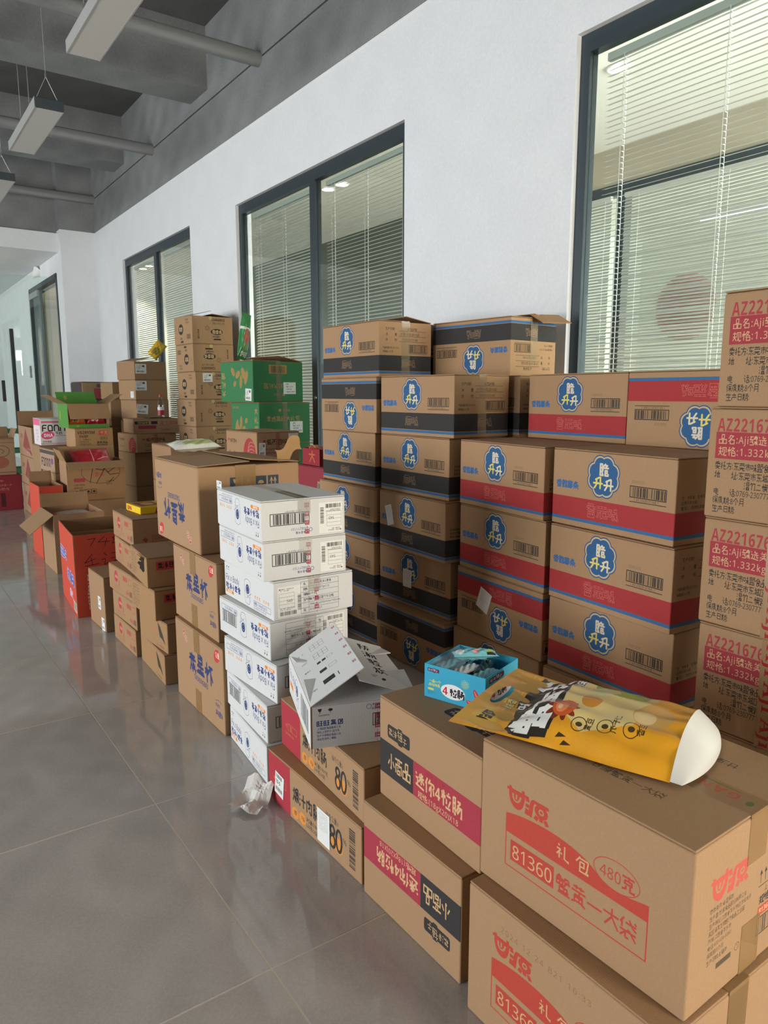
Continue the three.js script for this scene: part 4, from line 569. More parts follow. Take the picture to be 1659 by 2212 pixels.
const halves = (tex) => [0, 0.5].map((o) => { const t = tex.clone(); t.repeat.set(0.5, 1); t.offset.set(o, 0); t.needsUpdate = true; return board(t); });
const ORD = ['topmost', 'second from top', 'third from top', 'fourth from top', 'fifth from top', 'sixth from top', 'seventh from top', 'lowest'];

// 1  two cartons in front with the red oval print
const gTop = halves(T.gt), G1 = 'front kraft cartons with red oval print';
carton('snack_carton', 'lower kraft carton with red banner print at bottom picture edge', G1, [0.9, 0, -0.532], 0, 0.452, 0.38, 0.29, { f: M.g2, e: M.ge, t: gTop, topTape: gTape, tape: tapeMat, tw: 0.06, down: 0.09, under: 0.09 });
carton('snack_carton', 'upper kraft carton with red oval print carrying the yellow pouch', G1, [0.945, 0.291, -0.54], 1.3, 0.452, 0.38, 0.29, { f: M.gf, e: M.ge, t: gTop, topTape: gTape, tape: tapeMat, tw: 0.06, down: 0.09, under: 0.09 });
// 2  two black and red banded cartons
const xTop = halves(T.xt), G2 = 'kraft cartons with black and red band';
carton('snack_carton', 'lower black and red banded carton, print upside down, on floor', G2, [0.925, 0, -1.035], 0.5, 0.368, 0.35, 0.253, { f: F('xf') });
carton('snack_carton', 'upper black and red banded carton carrying the small blue box', G2, [0.962, 0.254, -1.02], -1.7, 0.385, 0.35, 0.262, { f: M.xf, t: xTop });
// 3  two low cartons with red ends
const G3 = 'low kraft cartons with red end and large 80';
{
  const a = carton('snack_carton', 'low red ended carton with large 80 lying on the floor', G3, [0.929, 0, -1.423], 0.6, 0.522, 0.35, 0.161, { f: M.bf });
  sticker(a, 'F', 0.64, 0.6, 0.066, 0.1, M.sl); sticker(a, 'F', 0.142, 0.55, 0.055, 0.072, M.sp, -0.12);
  carton('snack_carton', 'low red ended carton with large 80 under the opened white box', G3, [0.944, 0.162, -1.434], -3.3, 0.516, 0.35, 0.151, { f: M.bf });
}
// 4  seven low white cartons
const G4 = 'stack of low white cartons';
[[0.949, -2.01, -5.6, 0.378, 'ws', 0, 'we'], [0.959, -2.021, -3.7, 0.379, 'wb', 1, 'we'], [0.992, -2.011, 2.6, 0.38, 'ws', 1, 'we'], [0.994, -2.055, 1, 0.398, 'wb', 1, 'wt'], [1.008, -2.053, -0.6, 0.403, 'ws', 0, 'wt'], [0.981, -2.064, -3.1, 0.406, 'ws', 1, 'we'], [0.975, -2.06, -3.2, 0.406, 'ws', 1, 'we']].forEach(([x, z, yaw, L, s, up, e], i) => {
  const k = 6 - i, c = carton('white_carton', 'low white noodle carton, ' + (k === 6 ? 'lowest' : ORD[k]) + ' of the white stack', G4, [x, i * 0.1315 + 0.0005, z], yaw, L, 0.3, 0.13, { p: whiteBoard, f: up ? F(s) : M[s], e: up ? F(e) : M[e], tape: whiteTape, tw: 0.045, down: 0.05 });
  if (!k) { const s2 = sticker(c, 'F', 0.04, -0.08, 0.05, 0.03, M.st, 0, 'paper_label', -0.004); }
});
// 5  three tall kraft cartons with dark blue mark
const G5 = 'tall kraft cartons with dark blue mark';
const strips = (c, top) => { for (const y of [0.045, top]) part('packing_tape', box(0.0008, 0.09, 0.06), tapeMat, c, [-0.2105, y === 0.045 ? y : y - 0.032, -0.01]); };
strips(carton('cup_carton', 'tall kraft cup carton with blue mark, standing on the floor', G5, [0.972, 0, -2.405], 0, 0.5, 0.42, 0.335, { f: M.tf, e: M.te }), 0.32);
strips(carton('cup_carton', 'tall kraft cup carton with blue mark, middle one of three', G5, [0.988, 0.3355, -2.475], 0, 0.46, 0.42, 0.303, { f: M.tf, e: M.te }), 0.288);
{
  const c = carton('cup_carton', 'large kraft cup carton, print upside down, behind white stack', G5, [0.989, 0.639, -2.63], -0.8, 0.522, 0.43, 0.343, { f: F('tf'), e: M.te, flap: [3, 5], r: 0.009 });
  part('packing_tape', box(0.085, 0.16, 0.0007), tapeMat, c, [-0.02, 0.26, 0.2616]);
  const torn = new THREE.PlaneGeometry(0.12, 0.06, 12, 5), q = torn.attributes.position; for (let i = 0; i < q.count; i++) q.setXYZ(i, q.getX(i), q.getY(i) + 0.012 * Math.sin(q.getX(i) * 60), 0.03 * Math.sin(q.getX(i) * 22) + 0.01 * Math.sin(q.getY(i) * 70)); torn.computeVertexNormals();
  part('torn_flap', torn, std(0xb08a5e, { roughness: 0.9, side: THREE.DoubleSide }), c, [0.2, 0.385, 0.2], [-0.5, 0.5, 0.6]);
}
// 6  four small cartons, the top one torn open at the corner
const G6 = 'small kraft cartons beside the tall blue marked ones';
[[0.948, -3, -2.2, 0.383, M.pk, plain[0]], [0.966, -3, 3.2, 0.33, M.pk, plain[0]], [0.938, -3.06, 1.2, 0.32, M.pf, M.pe], [0.926, -3.11, -4.9, 0.338, M.pf, M.pe]].forEach(([x, z, yaw, L, f, e], i) => {
  const c = carton('small_carton', ['small kraft carton with dark brush mark, lowest by the blue marked stack', 'small kraft carton with dark brush mark, just under two red plated ones', 'small carton with red name plate, below the torn carton', 'small red plated carton with a torn corner'][i], G6, [x, i * 0.1375, z], yaw, L, 0.33, 0.136, { f, e, p: plain[1] });
  if (i === 3) {
    const hole = []; for (let k = 0; k < 18; k++) { const an = k / 18 * 2 * Math.PI; hole.push(new THREE.Vector2(Math.cos(an) * (0.045 + 0.012 * Math.sin(k * 2.3)), Math.sin(an) * (0.032 + 0.009 * Math.sin(k * 3.1)))); }
    part('torn_hole', new THREE.ExtrudeGeometry(new THREE.Shape(hole), { depth: 0.002, bevelEnabled: false }), std(0x2a1d14, { roughness: 1 }), c, [-0.1655, 0.098, 0.115], [0, -Math.PI / 2 + 0.25, 0]);
    for (let k = 0; k < 9; k++) part('torn_fibre', box(0.0012, rr(0.02, 0.05), 0.008), std(0xb79a6a, { roughness: 0.9 }), c, [-0.168 + rr(-0.004, 0.004), 0.118 + rr(-0.015, 0.02), 0.085 + rr(-0.03, 0.05)], [rr(-0.8, 0.8), 0, rr(0.2, 0.8)]);
  }
});
// 7  five cartons with the red egg-shaped mark
[[0.949, -3.42, 0.1], [0.957, -3.415, 1.3], [0.956, -3.45, 1.8], [0.972, -3.49, -3.3], [0.985, -3.5, -1.3]].forEach(([x, z, yaw], i) => carton('small_carton', 'small kraft carton with red egg mark, ' + ['lowest', 'fourth from top', 'third from top', 'second from top', 'topmost, under the yellow wafer box'][i], 'small cartons with red egg mark', [x, i * 0.1315, z], yaw, 0.372, 0.36, 0.1305, { f: M.rf, e: M.re, p: plain[1] }));
// 8  upright box with courier stickers
{
  const c = carton('tall_carton', 'upright plain brown carton with white courier stickers beside orange box', 'plain brown cartons', [0.927, 0, -3.88], 1.4, 0.29, 0.26, 0.299, { p: plain[1], flap: [0, 8] });
  sticker(c, 'F', 0.68, 0.52, 0.05, 0.07, M.st); sticker(c, 'F', 0.85, 0.88, 0.055, 0.07, M.st, 0.05);
}
// open cartons: four walls, bottom and folded flaps
function openCarton(name, label, group, at, yaw, L, D, H, o = {}) {
  const a = yaw * R, cx = at[0] + D / 2 * Math.cos(a) - L / 2 * Math.sin(a), cz = at[2] - D / 2 * Math.sin(a) - L / 2 * Math.cos(a), t = 0.005;
  const g = thing(name, label, 'carton', [cx, at[1] + 0.0008, cz], a, group), p = o.p ?? plain[0], inn = o.inn ?? innerBoard; g.userData.size = [D, H, L];
  const side = (out, face) => [0, 1, 2, 3, 4, 5].map((k) => k === face ? out : inn);
  part('bottom', box(D - 2 * t, t, L - 2 * t), inn, g, [0, t / 2, 0]);
  part('side_panel', box(t, H, L), side(o.f ?? p, 1), g, [-D / 2 + t / 2, H / 2, 0]); part('side_panel', box(t, H, L), side(o.b ?? p, 0), g, [D / 2 - t / 2, H / 2, 0]);
  const hE = o.lowEnd ?? H; part('end_panel', box(D - 2 * t, hE, t), side(o.e ?? p, 4), g, [0, hE / 2, L / 2 - t / 2]); part('end_panel', box(D - 2 * t, H, t), side(p, 5), g, [0, H / 2, -L / 2 + t / 2]);
  const fl = (o.flaps ?? {}), w = o.fw ?? D / 2;
  // angles: 0 = standing up, 90 = folded flat outwards, more hangs down
  for (const k of ['front', 'back', 'near', 'far']) if (fl[k] !== undefined) {
    const [an, fm] = [].concat(fl[k]), al = an * R, w2 = o['w_' + k] ?? w;
    const onX = k === 'front' || k === 'back', s = k === 'front' ? -1 : k === 'near' ? 1 : k === 'back' ? 1 : -1;
    const geo = (onX ? new RoundedBoxGeometry(0.004, w2, L - 0.004, 1, 0.0015) : new RoundedBoxGeometry(D - 0.004, w2, 0.004, 1, 0.0015)).translate(0, w2 / 2, 0);
    part('flap', geo, fm ?? inn, g, onX ? [s * (D / 2 - 0.002), H - 0.001, 0] : [0, H - 0.001, s * (L / 2 - 0.002)], onX ? [0, 0, -s * al] : [s * al, 0, 0]);
  }
  return g;
}
// pouches: a sealed cushion of film
function pouchGeo(w, h, t, wr = 0.004, n = 22) {
  const list = [];
  for (const s of [1, -1]) { const g = new THREE.PlaneGeometry(w, h, n, n), p = g.attributes.position; for (let i = 0; i < p.count; i++) { const u = p.getX(i) / w * 2, v = p.getY(i) / h * 2, e = Math.max(0, (1 - u ** 4) * (1 - Math.min(1, Math.abs(v) * 1.08) ** 4)); p.setZ(i, s * (e ** 0.7 * t / 2 + (e > 0 ? wr * e * Math.sin(u * 9 + v * 4 + s) * Math.cos(v * 11 - u * 3) : 0) + 0.0004)); p.setX(i, p.getX(i) * (1 - 0.06 * (1 - v * v))); } if (s < 0) g.index.array.reverse(); g.computeVertexNormals(); list.push(g); }
  return merge(list);
}
function pouch(name, label, cat, w, h, t, mat, at, rot, group) { const m = part(numbered(name), pouchGeo(w, h, t), mat, scene, at, rot); return tag(m, label, cat, group); }
const film = (tex, o = {}) => new THREE.MeshPhysicalMaterial({ map: tex, roughness: 0.28, clearcoat: 0.5, clearcoatRoughness: 0.15, ...o });

// 9  orange-red carton
{
  const orange = board(paint(128, 128, OR));
  const c = openCarton('orange_carton', 'open orange-red carton with black pen writing on its side', null, [0.864, 0, -4.235], -4.5, 0.6, 0.36, 0.472, { f: M.of, e: M.oe, p: orange, flaps: { back: [20, orange] }, w_back: 0.05 });
  part('divider', box(0.34, 0.3, 0.005), innerBoard, c, [0, 0.3, 0.06]);
  sticker(c, 'F', 0.5, 0.4, 0.02, 0.006, plain[0]);
  const s = openCarton('open_carton', 'open brown carton with hanging flap behind the orange one', null, [0.985, 0, -5.39], 0, 0.44, 0.34, 0.42, { p: plain[1], flaps: { front: 128, far: 20 }, w_front: 0.2, w_far: 0.1 });
  for (const [z, l] of [[-5.51, 'orange inner packet nearest inside the brown open carton'], [-5.7, 'orange inner packet farther inside the brown open carton']]) tag(part(numbered('inner_packet'), rbox(0.3, 0.36, 0.17, 0.008), orange, scene, [1.155, 0.19, z]), l, 'packet', 'orange packets in the open carton');
  openCarton('orange_carton', 'narrow orange carton with opened top beside the handwritten carton', null, [1.0, 0, -5.95], 0, 0.4, 0.17, 0.56, { p: orange, flaps: { far: 15 }, w_far: 0.08 });
  const wrap = pouchGeo(0.24, 0.13, 0.02, 0.006, 26); const wm = part('plastic_wrap', wrap, new THREE.MeshPhysicalMaterial({ color: 0xe8e6e2, roughness: 0.12, transparent: true, opacity: 0.28 }), scene, [1.155, 0.394, -5.62], [-Math.PI / 2, 0, 0.1]); tag(wm, 'crumpled clear plastic wrap behind the orange carton', 'wrap');
}
// far pile behind it
const GP = 'cartons of the far pile';
carton('plain_carton', 'plain brown carton hidden under the handwritten carton', GP, [1.2, 0, -5.93], -3, 0.34, 0.42, 0.43, { p: plain[2] });
{
  const c = openCarton('open_carton', 'open brown carton with black handwritten number and red bags', GP, [1.2, 0.432, -5.93], -3, 0.34, 0.43, 0.3, { e: M.hf, p: plain[1], flaps: { near: 118, far: 8, front: 24 }, w_near: 0.1, w_front: 0.1, w_far: 0.1 });
  const red = film(paint(256, 256, '#c2202c', (g, W, H) => { line(g, [[W * 0.5, 0], [W * 0.48, H]], '#e8c8c8', 5); line(g, [[W * 0.6, H * 0.7], [W * 0.9, H * 0.55]], '#f0d0d0', 6); }));
  pouch('snack_bag', 'shiny red snack bag bulging out of the handwritten carton', 'bag', 0.3, 0.24, 0.09, red, [1.42, 0.735, -6.06], [-0.9, 0, 0.05]);
}
carton('plain_carton', 'plain brown carton under the brown milk carton', GP, [1.2, 0, -6.36], 2, 0.44, 0.375, 0.31, { p: plain[2] });
carton('plain_carton', 'second plain brown carton under the brown milk carton', GP, [1.2, 0.311, -6.36], 2, 0.44, 0.375, 0.3, { p: plain[2] });
carton('milk_carton', 'brown milk carton with round black lettering under the coded carton', GP, [1.2, 0.612, -6.36], 3, 0.46, 0.375, 0.188, { f: M.fs, e: M.fk, p: plain[1] });
carton('coded_carton', 'brown carton with long code number below the green opened box', GP, [1.375, 0.801, -6.38], -2.3, 0.42, 0.302, 0.166, { e: M.vf, p: plain[0] });
carton('plain_carton', 'lower plain carton behind the brown milk carton', GP, [1.2, 0, -6.95], 0, 0.36, 0.36, 0.4, { p: plain[2] });
carton('plain_carton', 'upper plain carton behind the brown milk carton', GP, [1.2, 0.401, -6.95], 0, 0.36, 0.36, 0.4, { p: plain[2] });
carton('milk_carton', 'white and pink milk carton with round black lettering', GP, [1.215, 0.802, -6.96], 0, 0.3, 0.34, 0.235, { e: M.fw, f: board(paint(300, 300, '#e6d9da', (g, W, H) => { g.fillStyle = '#e46a92'; g.fillRect(0, 0, W, H * 0.25); small(g, W * 0.4, H * 0.4, W * 0.3, 26, '#9a8a92', 4, 1.4); })), p: whiteBoard });
{ // green opened box with snack bags
  const lime = board(paint(512, 320, '#4f8f38', (g, W, H) => { ell(g, W * 0.2, H * 0.5, 40, 90, '#4f9a30'); ell(g, W * 0.22, H * 0.5, 18, 60, '#b98c55'); })), c = openCarton('gift_box', 'opened green gift box with brown flaps and snack bags', GP, [1.345, 0.968, -6.45], 2, 0.32, 0.33, 0.2, { f: lime, b: lime, p: lime, e: lime, lowEnd: 0.03, flaps: { near: [150], far: [35, lime], front: [62], back: [58] }, w_near: 0.14, w_far: 0.12, w_front: 0.15, w_back: 0.15 });
  const f = c.children.filter((m) => m.name === 'flap')[1 + 1]; c.children.filter((m) => m.name === 'flap').forEach((m) => { if (Math.abs(m.rotation.x - 150 * R) < 0.01) { m.rotation.x = 152 * R; } });
  const rb = film(paint(256, 160, '#b0202f', (g, W, H) => { txt(g, '香脆', W * 0.2, H * 0.5, 50, '#e8d8c8', { weight: 0.12 }); line(g, [[W * 0.55, 0], [W * 0.53, H]], '#e8a8a8', 6); })), ob = film(paint(256, 160, '#d86a22', (g, W, H) => { ell(g, W * 0.3, H * 0.5, 60, 50, '#2b2320'); txt(g, '香条', W * 0.15, H * 0.3, 50, '#eee', { weight: 0.14 }); }));
  pouch('snack_bag', 'shiny red snack bag in the green opened box', 'bag', 0.15, 0.12, 0.05, rb, [1.585, 1.055, -6.54], [-0.2, 0, 0], 'bags in the green box'); pouch('snack_bag', 'orange and black snack bag in the green opened box', 'bag', 0.13, 0.12, 0.05, ob, [1.435, 1.055, -6.54], [-0.2, 0, 0], 'bags in the green box');
}
// left-hand stack with faded red triangles, and two cartons beside it
[0, 0.306, 0.612].forEach((y, i) => (i < 2 ? carton : openCarton)('printed_carton', 'brown carton with faded red triangle, ' + ['lowest', 'middle', 'topmost, opened'][i] + ' of far left stack', GP, [1.31, y, -7.95], 0, 0.78, 0.36, 0.304, { f: M.lf, p: plain[2], flaps: { far: 4, back: 40 }, w_far: 0.15, w_back: 0.18 }));
carton('red_carton', 'dark red carton on the floor at left picture edge', GP, [0.86, 0, -8.76], 0, 0.4, 0.45, 0.38, { f: redBoard, e: redBoard, p: redBoard });
openCarton('printed_carton', 'brown opened carton with a line drawing on dark red carton', GP, [0.85, 0.381, -8.8], 0, 0.36, 0.42, 0.4, { e: M.kf, p: plain[2], flaps: { near: 100, far: 30, back: 20 }, w_near: 0.03, w_far: 0.12, w_back: 0.1 });
// stack by the wall with white labels
const GU = 'plain cartons with white labels by the wall';
for (let i = 0; i < 3; i++) carton('plain_carton', 'plain carton hidden below the labelled stack, ' + ['lowest', 'middle', 'upper'][i] + ' one', GU, [2.36, i * 0.2435, -7.98], 10, 0.36, 0.38, 0.243, { p: plain[2] });
[[0.731, 12, 0.232, 0.2, 0.66, 0.2], [0.964, 10, 0.222, 0.18, 0.45, 0.1], [1.187, 12, 0.212, 0.18, 0.3, 0], [1.4, 14, 0.195, 0.2, 0.42, 0]].forEach(([y, yaw, h, u, v], i) => {
  const c = carton('labelled_carton', ['plain carton at the bottom of the labelled stack, behind the bottle carton', 'plain carton with white label right behind the clear bottle', 'plain carton with white label, second from top by far window', 'plain carton with white label and yellow packet on top'][i], GU, [2.36, y, -7.98], yaw, 0.36, 0.38, h, { p: plain[i % 2], flap: i === 3 ? [12, 0] : [0, 0] });
  if (i) sticker(c, 'E', u, v, 0.13, 0.1, M.st, i === 1 ? -0.1 : 0); if (i === 2) sticker(c, 'F', 0.8, 0.75, 0.07, 0.07, M.sl);
});
carton('plain_carton', 'plain brown carton sticking out left of the labelled stack', GU, [2.26, 1.19, -8.5], 6, 0.36, 0.36, 0.19, { p: plain[2] });
for (let i = 0; i < 4; i++) carton('plain_carton', 'plain shaded carton left of the labelled stack, ' + ['lowest', 'second from floor', 'third from floor', 'highest'][i], GU, [2.2 + 0.02 * (i % 2), i * 0.2975, -8.46], 4 - 2 * i, 0.38, 0.36, 0.297, { p: plain[2] });
{ // cartons with bird mark, bottle carton
  for (let i = 0; i < 2; i++) carton('plain_carton', 'plain shaded carton under the bird marked carton, ' + ['lower', 'upper'][i], GU, [2.12, i * 0.337, -7.3], 6, 0.42, 0.4, 0.336, { p: plain[2] });
  carton('bird_carton', 'brown carton with dark bird print under the bottle carton', GU, [2.13, 0.675, -7.25], 8, 0.44, 0.42, 0.185, { f: M.zf, e: M.ze, p: plain[1] });
  carton('bottle_carton', 'flat brown carton with black plate on which the bottle stands', GU, [2.12, 0.861, -7.3], -3, 0.42, 0.46, 0.142, { e: M.bt, p: plain[1] });
}
// red and dark cartons behind the far pile
for (let i = 0; i < 2; i++) carton('plain_carton', 'shaded dark carton far behind near the pillar, ' + ['lower', 'upper'][i], GP, [2.32, i * 0.44, -9.5], 0, 0.4, 0.42, 0.439, { p: plain[2] });
carton('dark_carton', 'dark green carton with white outlined lettering near the pillar', GP, [2.33, 0.88, -9.5], 0, 0.4, 0.42, 0.298, { e: M.mf, p: std(0x39423c, { roughness: 0.8 }) });
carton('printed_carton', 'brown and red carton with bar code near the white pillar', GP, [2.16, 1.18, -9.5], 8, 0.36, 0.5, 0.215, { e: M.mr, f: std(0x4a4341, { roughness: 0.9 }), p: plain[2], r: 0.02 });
// eight printed cartons stacked by the wall
[2, 1, 2.4, 1.5, 2.9, 2, 1.2, 1.8].forEach((yaw, i) => {
  const k = 7 - i, up = k === 1, c = carton('printed_carton', 'brown carton with black oval print, ' + (k === 7 ? 'lowest' : ORD[k]) + ' of tall wall stack', 'tall stack of printed cartons by the wall', [2.366 + (k === 2 ? 0.012 : 0), i * 0.2408, -6.265], yaw, 0.41, 0.38, 0.24, { f: up ? F('qs') : M.qs, e: up ? F('qf') : M.qf, p: plain[0], flap: k ? [0, 0] : [14, 6] });
  if (k === 2) sticker(c, 'E', 0.3, 0.22, 0.09, 0.075, M.st); part('seal_sticker', new THREE.CylinderGeometry(0.016, 0.016, 0.0008, 16).rotateX(Math.PI / 2), std(0xb9a76a, { roughness: 0.4 }), c, [-0.02, 0.22, 0.206]);
});
// green cartons
for (let i = 0; i < 5; i++) {
  const k = 4 - i, c = carton('green_carton', ['green gift carton with curled lid, topmost, green pouch on it', 'green gift carton with large pale lettering, second from top', 'green gift carton hidden third from top', 'green gift carton hidden fourth from top', 'green gift carton hidden at the floor'][k], 'stack of green gift cartons', k ? [2.3, i * 0.2975, -4.84] : [2.26, i * 0.2975, -4.84], k ? 3 : 8, 0.44, k ? 0.43 : 0.44, 0.297, { f: k ? M.ns : F('ns'), e: k ? M.nf : F('nf'), p: board(plainTex), t: k ? undefined : board(plainTex), flap: k ? [0, 0] : [0, 10], tape: clearTape, tw: 0.04, down: 0.29, r: 0.006 });
  if (k === 0) { sticker(c, 'E', 0.72, 0.66, 0.11, 0.085, M.sh); sticker(c, 'F', 0.86, 0.82, 0.08, 0.085, M.st, -0.05); } if (k === 1) sticker(c, 'E', 0.72, 0.62, 0.11, 0.085, M.sh);
}
for (let i = 0; i < 3; i++) carton('plain_carton', 'plain shaded carton under the red bird carton, ' + ['lowest', 'middle', 'upper'][i], 'plain cartons behind the cup cartons', [1.97, i * 0.27, -4.22], 1, 0.44, 0.31, 0.269, { p: plain[2] });
{
  const c = carton('bird_carton', 'kraft carton with large red bird mark before green cartons', null, [1.985, 0.811, -4.22], 2.6, 0.434, 0.312, 0.2, { f: M.zf, e: M.ze, p: plain[0] });
  sticker(c, 'E', 0.12, 0.55, 0.045, 0.085, M.st, 0); sticker(c, 'E', 0.85, 0.24, 0.07, 0.07, M.sl);
}
for (let i = 0; i < 3; i++) carton('plain_carton', ['plain carton lowest between bird carton and wall stack', 'plain carton in the middle between bird carton and wall stack', 'plain flat topped carton between bird carton and wall stack'][i], 'plain cartons behind the cup cartons', [1.82, i * 0.287, -5.36], -2, 0.5, 0.38, 0.286, { p: plain[1] });
// red cartons beside the black banded columns
const rb2 = board(paint(512, 400, '#96303a', (g, W, H) => { g.save(); g.translate(W * 0.76, H * 0.25); g.rotate(0.12); g.fillStyle = '#a79a7c'; g.fillRect(0, 0, W * 0.17, H * 0.28); bars(g, 6, 12, W * 0.15, H * 0.2, '#4a3a2c'); g.restore(); }));
for (let i = 0; i < 2; i++) carton('red_carton', 'plain red carton hidden below the bar coded red carton, ' + ['lower', 'upper'][i], 'red cartons beside black banded columns', [2.05, i * 0.27, -3.5], 0, 0.31, 0.4, 0.269, { p: rb2 });
carton('red_carton', 'red carton with bar code beside the black banded columns', 'red cartons beside black banded columns', [2.05, 0.541, -3.5], 0, 0.31, 0.4, 0.3, { f: rb2, e: rb2, p: rb2 });
openCarton('red_carton', 'small open dark red carton filled with snack sachets', 'red cartons beside black banded columns', [2.08, 0.842, -3.6], 0, 0.2, 0.3, 0.095, { f: board(paint(256, 128, '#9a2430', (g, W, H) => txt(g, '大', W * 0.35, 10, 100, '#c8683a', { weight: 0.12 }))), e: board(paint(256, 128, '#9a2430')), p: board(paint(64, 64, '#9a2430')), inn: std(0x5a1a20) });

// snack cartons with scalloped blue mark: black band = plain flavour, red band = tomato
function crisp(kind, label, at, yaw, o = {}) {
  const up = o.flip, b = o.eb ? 'cb' : 'ca', m = (k) => up ? F(k + kind) : M[k + kind];
  return carton('crisp_carton', label, o.group, at, yaw, 0.518, 0.32, 0.2655, { f: m('cf'), e: m(b), b: m('cf'), n: m('ca'), p: plain[o.tone ?? 0], tape: o.tape ? clearTape : null, tw: 0.05, down: o.down ?? 0.1, flap: o.flap });
}
const hc = 0.2665, GK = 'black banded cartons in two columns', GR = 'red banded cartons', GH = 'banded cartons of the row against the wall';
[[1.985, -2.876, 0], [1.965, -2.885, 0], [1.958, -2.876, 0], [1.99, -2.91, -1.2], [1.968, -2.867, -0.5], [2.016, -2.915, 0.3]].forEach(([x, z, yaw], i) => crisp('o', 'black banded snack carton, ' + ['lowest', 'fifth from top', 'fourth from top', 'third from top', 'second inverted', 'topmost lid-raised'][i] + ' of column beside middle window', [x, i * hc, z], yaw, { group: GK, flip: i === 4, tape: i === 5, down: 0.25, eb: i < 4, flap: i === 5 ? [0, 9] : undefined, tone: i % 2 }));
[[1.955, -2.33, 0], [2.0, -2.35, 1.2], [1.952, -2.332, -2.6], [1.985, -2.35, -1.2], [1.996, -2.336, 1.1]].forEach(([x, z, yaw], i) => {
  const c = crisp('o', 'black banded snack carton, ' + ['lowest, print inverted,', 'fourth from top with white slip,', 'third from top with tilted slip,', 'second from top', 'topmost'][i] + ' of column next to red cartons', [x, i * hc, z], yaw, { group: GK, flip: i === 0, tape: i === 4, down: 0.25, eb: i < 4, tone: i % 2 });
  if (i === 1) sticker(c, 'F', 0.42, 0.5, 0.062, 0.085, M.sl); if (i === 2) sticker(c, 'F', 0.17, 0.42, 0.055, 0.095, M.sl, 0.28);
});
[[2.3, -2.31], [2.3, -2.9]].forEach(([x, z], c) => { for (let i = 0; i < 5; i++) crisp('o', (i === 4 && !c ? 'black banded carton half seen behind the red banded one' : 'black banded carton hidden against wall, ' + ['lowest', 'second', 'third', 'fourth', 'fifth'][i] + ' up, ' + (c ? 'far' : 'near') + ' column'), [x + 0.05, i * hc, z], 0, { group: GH }); });
{ const c = crisp('o', 'inverted black banded carton with torn taped lid beside large window', [2.4, 5 * hc, -2.425], 3.7, { group: GH, flip: true, flap: [0, 7], tape: true, down: 0.2 }); part('torn_flap', rbox(0.2, 0.004, 0.09, 0.0015), innerBoard, c, [0.08, 0.262, 0.29], [0.5, 0, 0.05]); }
crisp('o', 'black banded carton glimpsed between the two topmost ones', [2.36, 5 * hc, -2.98], 0, { group: GH });
// red columns
[[1.955, -1.785, -3], [1.959, -1.78, -4.1], [1.952, -1.771, -5], [1.948, -1.783, -6]].forEach(([x, z, yaw], i) => {
  const c = crisp('r', 'red banded snack carton, ' + ['lowest', 'third, inverted with white slip,', 'second from top', 'topmost'][i] + ' of red column next to black ones', [x, i * hc, z], yaw, { group: GR, flip: i === 1, eb: true, tone: i % 2 });
  if (i === 1) sticker(c, 'F', 0.35, 0.42, 0.075, 0.09, M.sl, -0.35);
});
[[1.94, -1.24, -1], [1.945, -1.235, -2.2], [1.913, -1.231, -4.4], [1.925, -1.245, -5]].forEach(([x, z, yaw], i) => crisp('r', 'red banded snack carton, ' + ['lowest', 'third from top', 'second from top', 'topmost'][i] + ' of red column beside the tall coded stack', [x, i * hc, z], yaw, { group: GR, eb: i === 3 || i === 1, tone: (i + 1) % 2 }));
[[2.39, -1.7], [2.39, -1.17]].forEach(([x, z], c) => { for (let i = 0; i < 4; i++) crisp('r', 'red banded carton hidden against wall, ' + ['lowest', 'second', 'third', 'fourth'][i] + ' up, ' + (c ? 'near' : 'far') + ' column', [x, i * hc, z], 0, { group: GH }); });
crisp('r', 'upright red banded carton on top under the large window', [2.294, 4 * hc, -1.708], -2.8, { group: GH }); crisp('r', 'inverted red banded carton on top beside the tall coded stack', [2.272, 4 * hc, -1.172], 0, { group: GH, flip: true });
// tall stack of coded cartons at the right edge
[-1.12, -1.13, -1.138, -1.142, -1.127].forEach((z, i) => {
  const k = 4 - i, c = carton('coded_carton', 'kraft carton with red code number, ' + (k === 4 ? 'lowest' : ORD[k]) + ' of stack at picture edge', 'tall stack of red coded cartons', [1.9 + 0.004 * (i % 2), i * 0.3042, z + 0.42], [0, 0.4, -0.5, 0.3, -0.6][i], 0.42, 0.3, 0.3035, { f: M.az, e: M.az, p: plain[0], r: 0.006 });
  part('packing_tape', box(0.0007, 0.3, 0.055), redTape, c, [-0.1506, 0.15, 0.0]);
});
